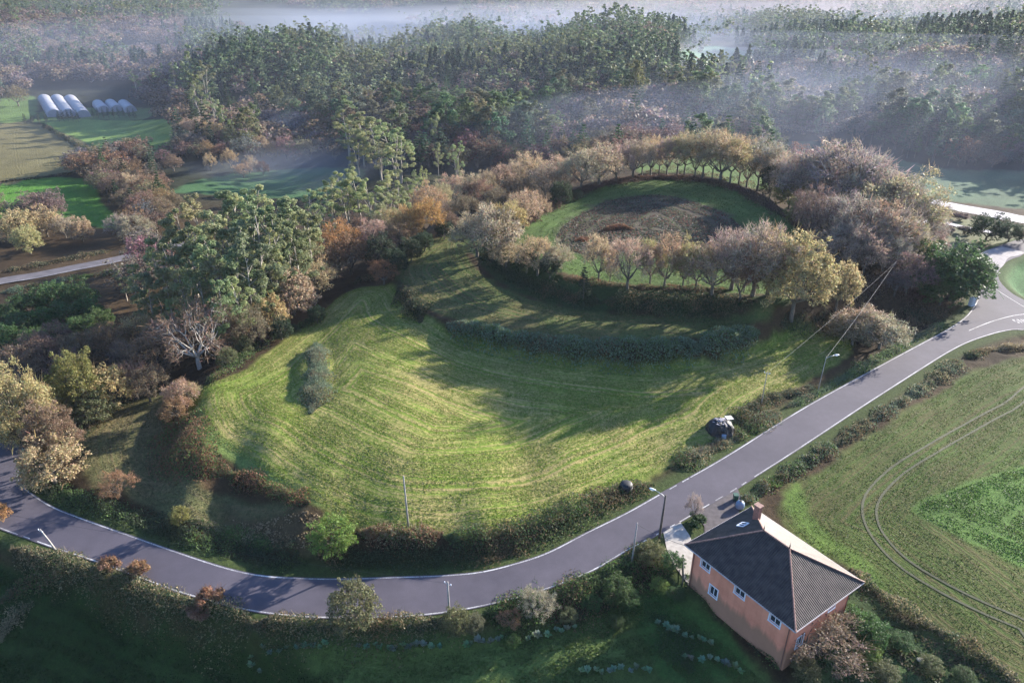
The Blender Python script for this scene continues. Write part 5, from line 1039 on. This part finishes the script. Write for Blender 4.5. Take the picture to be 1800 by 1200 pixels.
def pine_fix(seed):
    r = np.random.default_rng(seed); m_ = 190; s = r.random(m_)**.8; a = r.uniform(0, 6.28, m_); rad = .20*(1-s)**.8*r.uniform(.5, 1.1, m_); p = np.stack([np.cos(a)*rad, np.sin(a)*rad, .2+.8*s], 1); out = np.stack([np.cos(a), np.sin(a), np.zeros(m_)], 1)
    v, q = cards(p, .085, .6, .2, out, r); return v, q, percard(m_, (.72,)*3, .22, r)
LOW = {0: [low_template(s, 0) for s in (1, 2, 3)], 2: [low_template(s, 2) for s in (4, 5, 6)], 1: [pine_fix(s) for s in (7, 8, 9)]}
def wood(sel, name, label):
    Vs, Qs, Cs, o = [], [], [], 0
    for i in sel:
        k = kinds[i]; v, q, c = random.choice(LOW[k]); s = hgt[i]*(1.0 if cand[i, 2] < 12 else (1.25 if cand[i, 2] < 25 else 1.3)); wd_ = random.uniform(.95, 1.45)*(1 if cand[i, 2] < 12 else (1.5 if cand[i, 2] < 25 else 2.4)); a = random.uniform(0, 6.28); ca, sa = math.cos(a), math.sin(a)
        step = 1 if cand[i, 2] < 15 else 2
        if step == 2: v = v.reshape(-1, 4, 3)[::2].reshape(-1, 3); c = c.reshape(-1, 4, 3)[::2].reshape(-1, 3); q = np.arange(len(v)).reshape(-1, 4); 
        vv = v*np.array([s*wd_, s*wd_, s]); vv = np.stack([vv[:, 0]*ca-vv[:, 1]*sa+cand[i, 0], vv[:, 0]*sa+vv[:, 1]*ca+cand[i, 1], vv[:, 2]+cz[i]-.3], 1)
        Vs.append(vv.astype(np.float32)); Qs.append(q+o); o += len(vv); tn = np.array(T_[pick(ft[k][1], i)])*random.uniform(.78, 1.22)/.75; Cs.append(c*tn)
    if not Vs: return
    ob = link(name, quad_mesh(name, np.vstack(Vs), np.vstack(Qs), [M_LEAF], np.clip(np.vstack(Cs), .004, 1))); tag(ob, label, kind='stuff')
ry = cand[rest, 1]; ru = cu[rest]
wood(rest[(ry < 900) & (ru < 420)], 'wood', 'brown and green wood covering the left hillside')
wood(rest[(ry < 900) & (ru >= 420) & (ru < 1250)], 'wood', 'dark green wood covering the ridge behind the ring')
wood(rest[(ry < 900) & (ru >= 1250)], 'wood', 'hazy wood covering the slope at the upper right')
wood(rest[(ry >= 900)], 'far_wood', 'far woods fading into the mist at the top')

# ------------------------------------------------------------------ grass
def tufts(name, poly, n_, size, pal, label, inset_=0.4, stripes=True):
    poly = np.asarray(poly); lo_, hi_ = poly.min(0), poly.max(0); r = np.random.default_rng(len(name)+n_)
    x = r.uniform(lo_[0], hi_[0], n_); y = r.uniform(lo_[1], hi_[1], n_); s = sdist(poly, x, y); k = s > inset_; x, y, s = x[k], y[k], s[k]
    w1 = value_noise(s*1.0+value_noise(x, y, 12, 4)*3, s*0+3, .9, 88)+value_noise(x, y, 2.2, 89)*.8; k = (w1+r.normal(size=len(x))*.18) > -.05; x, y, w1 = x[k], y[k], w1[k]; m_ = len(x)
    p = np.stack([x, y, ground(x, y)+size*.15], 1); V, Q_ = cards(p, size, .7, .55, None, r); pal = np.array(pal); pi = np.clip(((value_noise(x, y, 3.0, 93)+.5+r.normal(size=m_)*.22)*len(pal)).astype(int), 0, len(pal)-1)
    c = np.repeat(np.clip(pal[pi]*(1+r.normal(size=(m_, 1))*.11), .004, 1), 4, 0); o = link(name, quad_mesh(name, V, Q_, [M_LEAF], c)); tag(o, label, kind='stuff')
tufts('grass', zones[0][0], 460000, .165, [(.145,.205,.03), (.165,.225,.035), (.12,.165,.025), (.29,.25,.10), (.17,.215,.045)], 'short tufted grass of the big mown field')
tufts('grass', zones[1][0], 90000, .22, [(.08,.11,.035), (.11,.10,.045), (.07,.10,.03)], 'dull green grass of the upper terrace field')
tufts('grass', zones[3][0], 60000, .24, [(.065,.105,.032), (.075,.12,.034), (.08,.10,.04)], 'green grass inside the ring')
tufts('bracken', zones[4][0], 42000, .42, [(.085,.072,.055), (.12,.10,.08), (.075,.085,.058), (.15,.07,.055), (.12,.13,.10), (.06,.07,.045)], 'dull brown and grey-green bracken filling the centre of the ring')
tufts('grass', zones[5][0], 40000, .2, [(.07,.07,.03), (.09,.075,.04)], 'dull grass of the small dark field at the left')
tufts('grass', zones[8][0], 220000, .15, [(.062,.10,.022), (.068,.095,.026), (.075,.08,.03), (.062,.105,.022)], 'patchy grass of the field right of the house')
tufts('grass', zones[9][0], 60000, .2, [(.075,.145,.032), (.068,.125,.028), (.09,.13,.035)], 'brighter green crop patch in the right field')
tufts('grass', zones[13][0], 60000, .22, [(.05,.08,.02), (.07,.10,.03), (.08,.12,.03)], 'rough grass of the garden slope')
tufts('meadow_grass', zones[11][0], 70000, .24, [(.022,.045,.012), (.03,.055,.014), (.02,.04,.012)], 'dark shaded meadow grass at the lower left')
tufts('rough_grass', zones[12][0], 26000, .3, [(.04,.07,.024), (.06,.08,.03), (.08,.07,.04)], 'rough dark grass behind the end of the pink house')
tufts('leaf_litter', zones[7][0], 2600, .3, [(.32,.24,.15), (.26,.19,.11)], 'dry pale leaves scattered over the ploughed corner')

# ------------------------------------------------------------------ mist and haze
def vol(name, density, color, aniso=.3):
    m = bpy.data.materials.new(name); m.use_nodes = True; t = m.node_tree; t.nodes.clear(); o = t.nodes.new('ShaderNodeOutputMaterial'); v = t.nodes.new('ShaderNodeVolumePrincipled')
    v.inputs['Density'].default_value = density; v.inputs['Color'].default_value = color+(1,); v.inputs['Anisotropy'].default_value = aniso; t.links.new(v.outputs[0], o.inputs['Volume']); return m
zlo = float(Z.min())-1
MB().box((0, 2700, (zlo+84)/2), (9000, 5590, 84-zlo)).obj('haze', [vol('haze', HAZE_D, (.76, .84, 1.0), .15)])['kind'] = 'stuff'

def mist(u, Y, z, rx, ry, rz, dens, label, col=(.80, .86, 1.0), layers=4):
    """one bank of mist: nested closed bodies of even density, thinning outwards"""
    x, y = far(u, Y, z); n_, m_ = 40, 18; root = None
    for q in range(layers):
        f = 1-.19*q; V = []; x_ = x+rx*.12*math.sin(q*2.1+u); y_ = y+ry*.12*math.cos(q*1.7+u)
        for i in range(m_+1):
            th = math.pi*i/m_
            for j in range(n_):
                ph = 2*math.pi*j/n_; k = f*(1+.12*math.sin(3*ph+u+q)+.09*math.sin(5*ph+th*2+q)+.05*math.sin(11*ph)); zz = 1+.22*math.sin(4*ph+th*3+u)*math.sin(th)
                V.append((x_+rx*k*math.sin(th)*math.cos(ph), y_+ry*k*math.sin(th)*math.sin(ph), z+rz*f*zz*math.cos(th)))
        o = MB().add(V, [(i*n_+j, (i+1)*n_+j, (i+1)*n_+(j+1) % n_, i*n_+(j+1) % n_) for i in range(m_) for j in range(n_)]).obj('mist', [vol('mist', dens/layers, col, .1)], smooth=True); tag(o, label, kind='stuff')
mist(640, 1150, -20, 700, 300, 24, .0006, 'bright mist lying in the far valley at the top', (.66, .74, 1.0))
mist(1650, 1250, -6, 700, 300, 30, .0010, 'warm mist in the far valley at the upper right', (.95, .82, .84))
mist(1780, 470, -10, 380, 250, 38, .0027, 'blue mist over the meadow at the right', (.72, .80, 1.0))
mist(560, 330, -14, 80, 42, 10, .007, 'thin mist over the meadow in the middle of the valley', (.75, .83, 1.0))
mist(515, 395, -12, 26, 22, 12, .014, 'puff of blue mist in front of the wooded slope', (.70, .80, 1.0))
mist(950, 760, -12, 1000, 480, 50, .0007, 'thin blue mist lying over the wooded ridges', (.66, .76, 1.0))
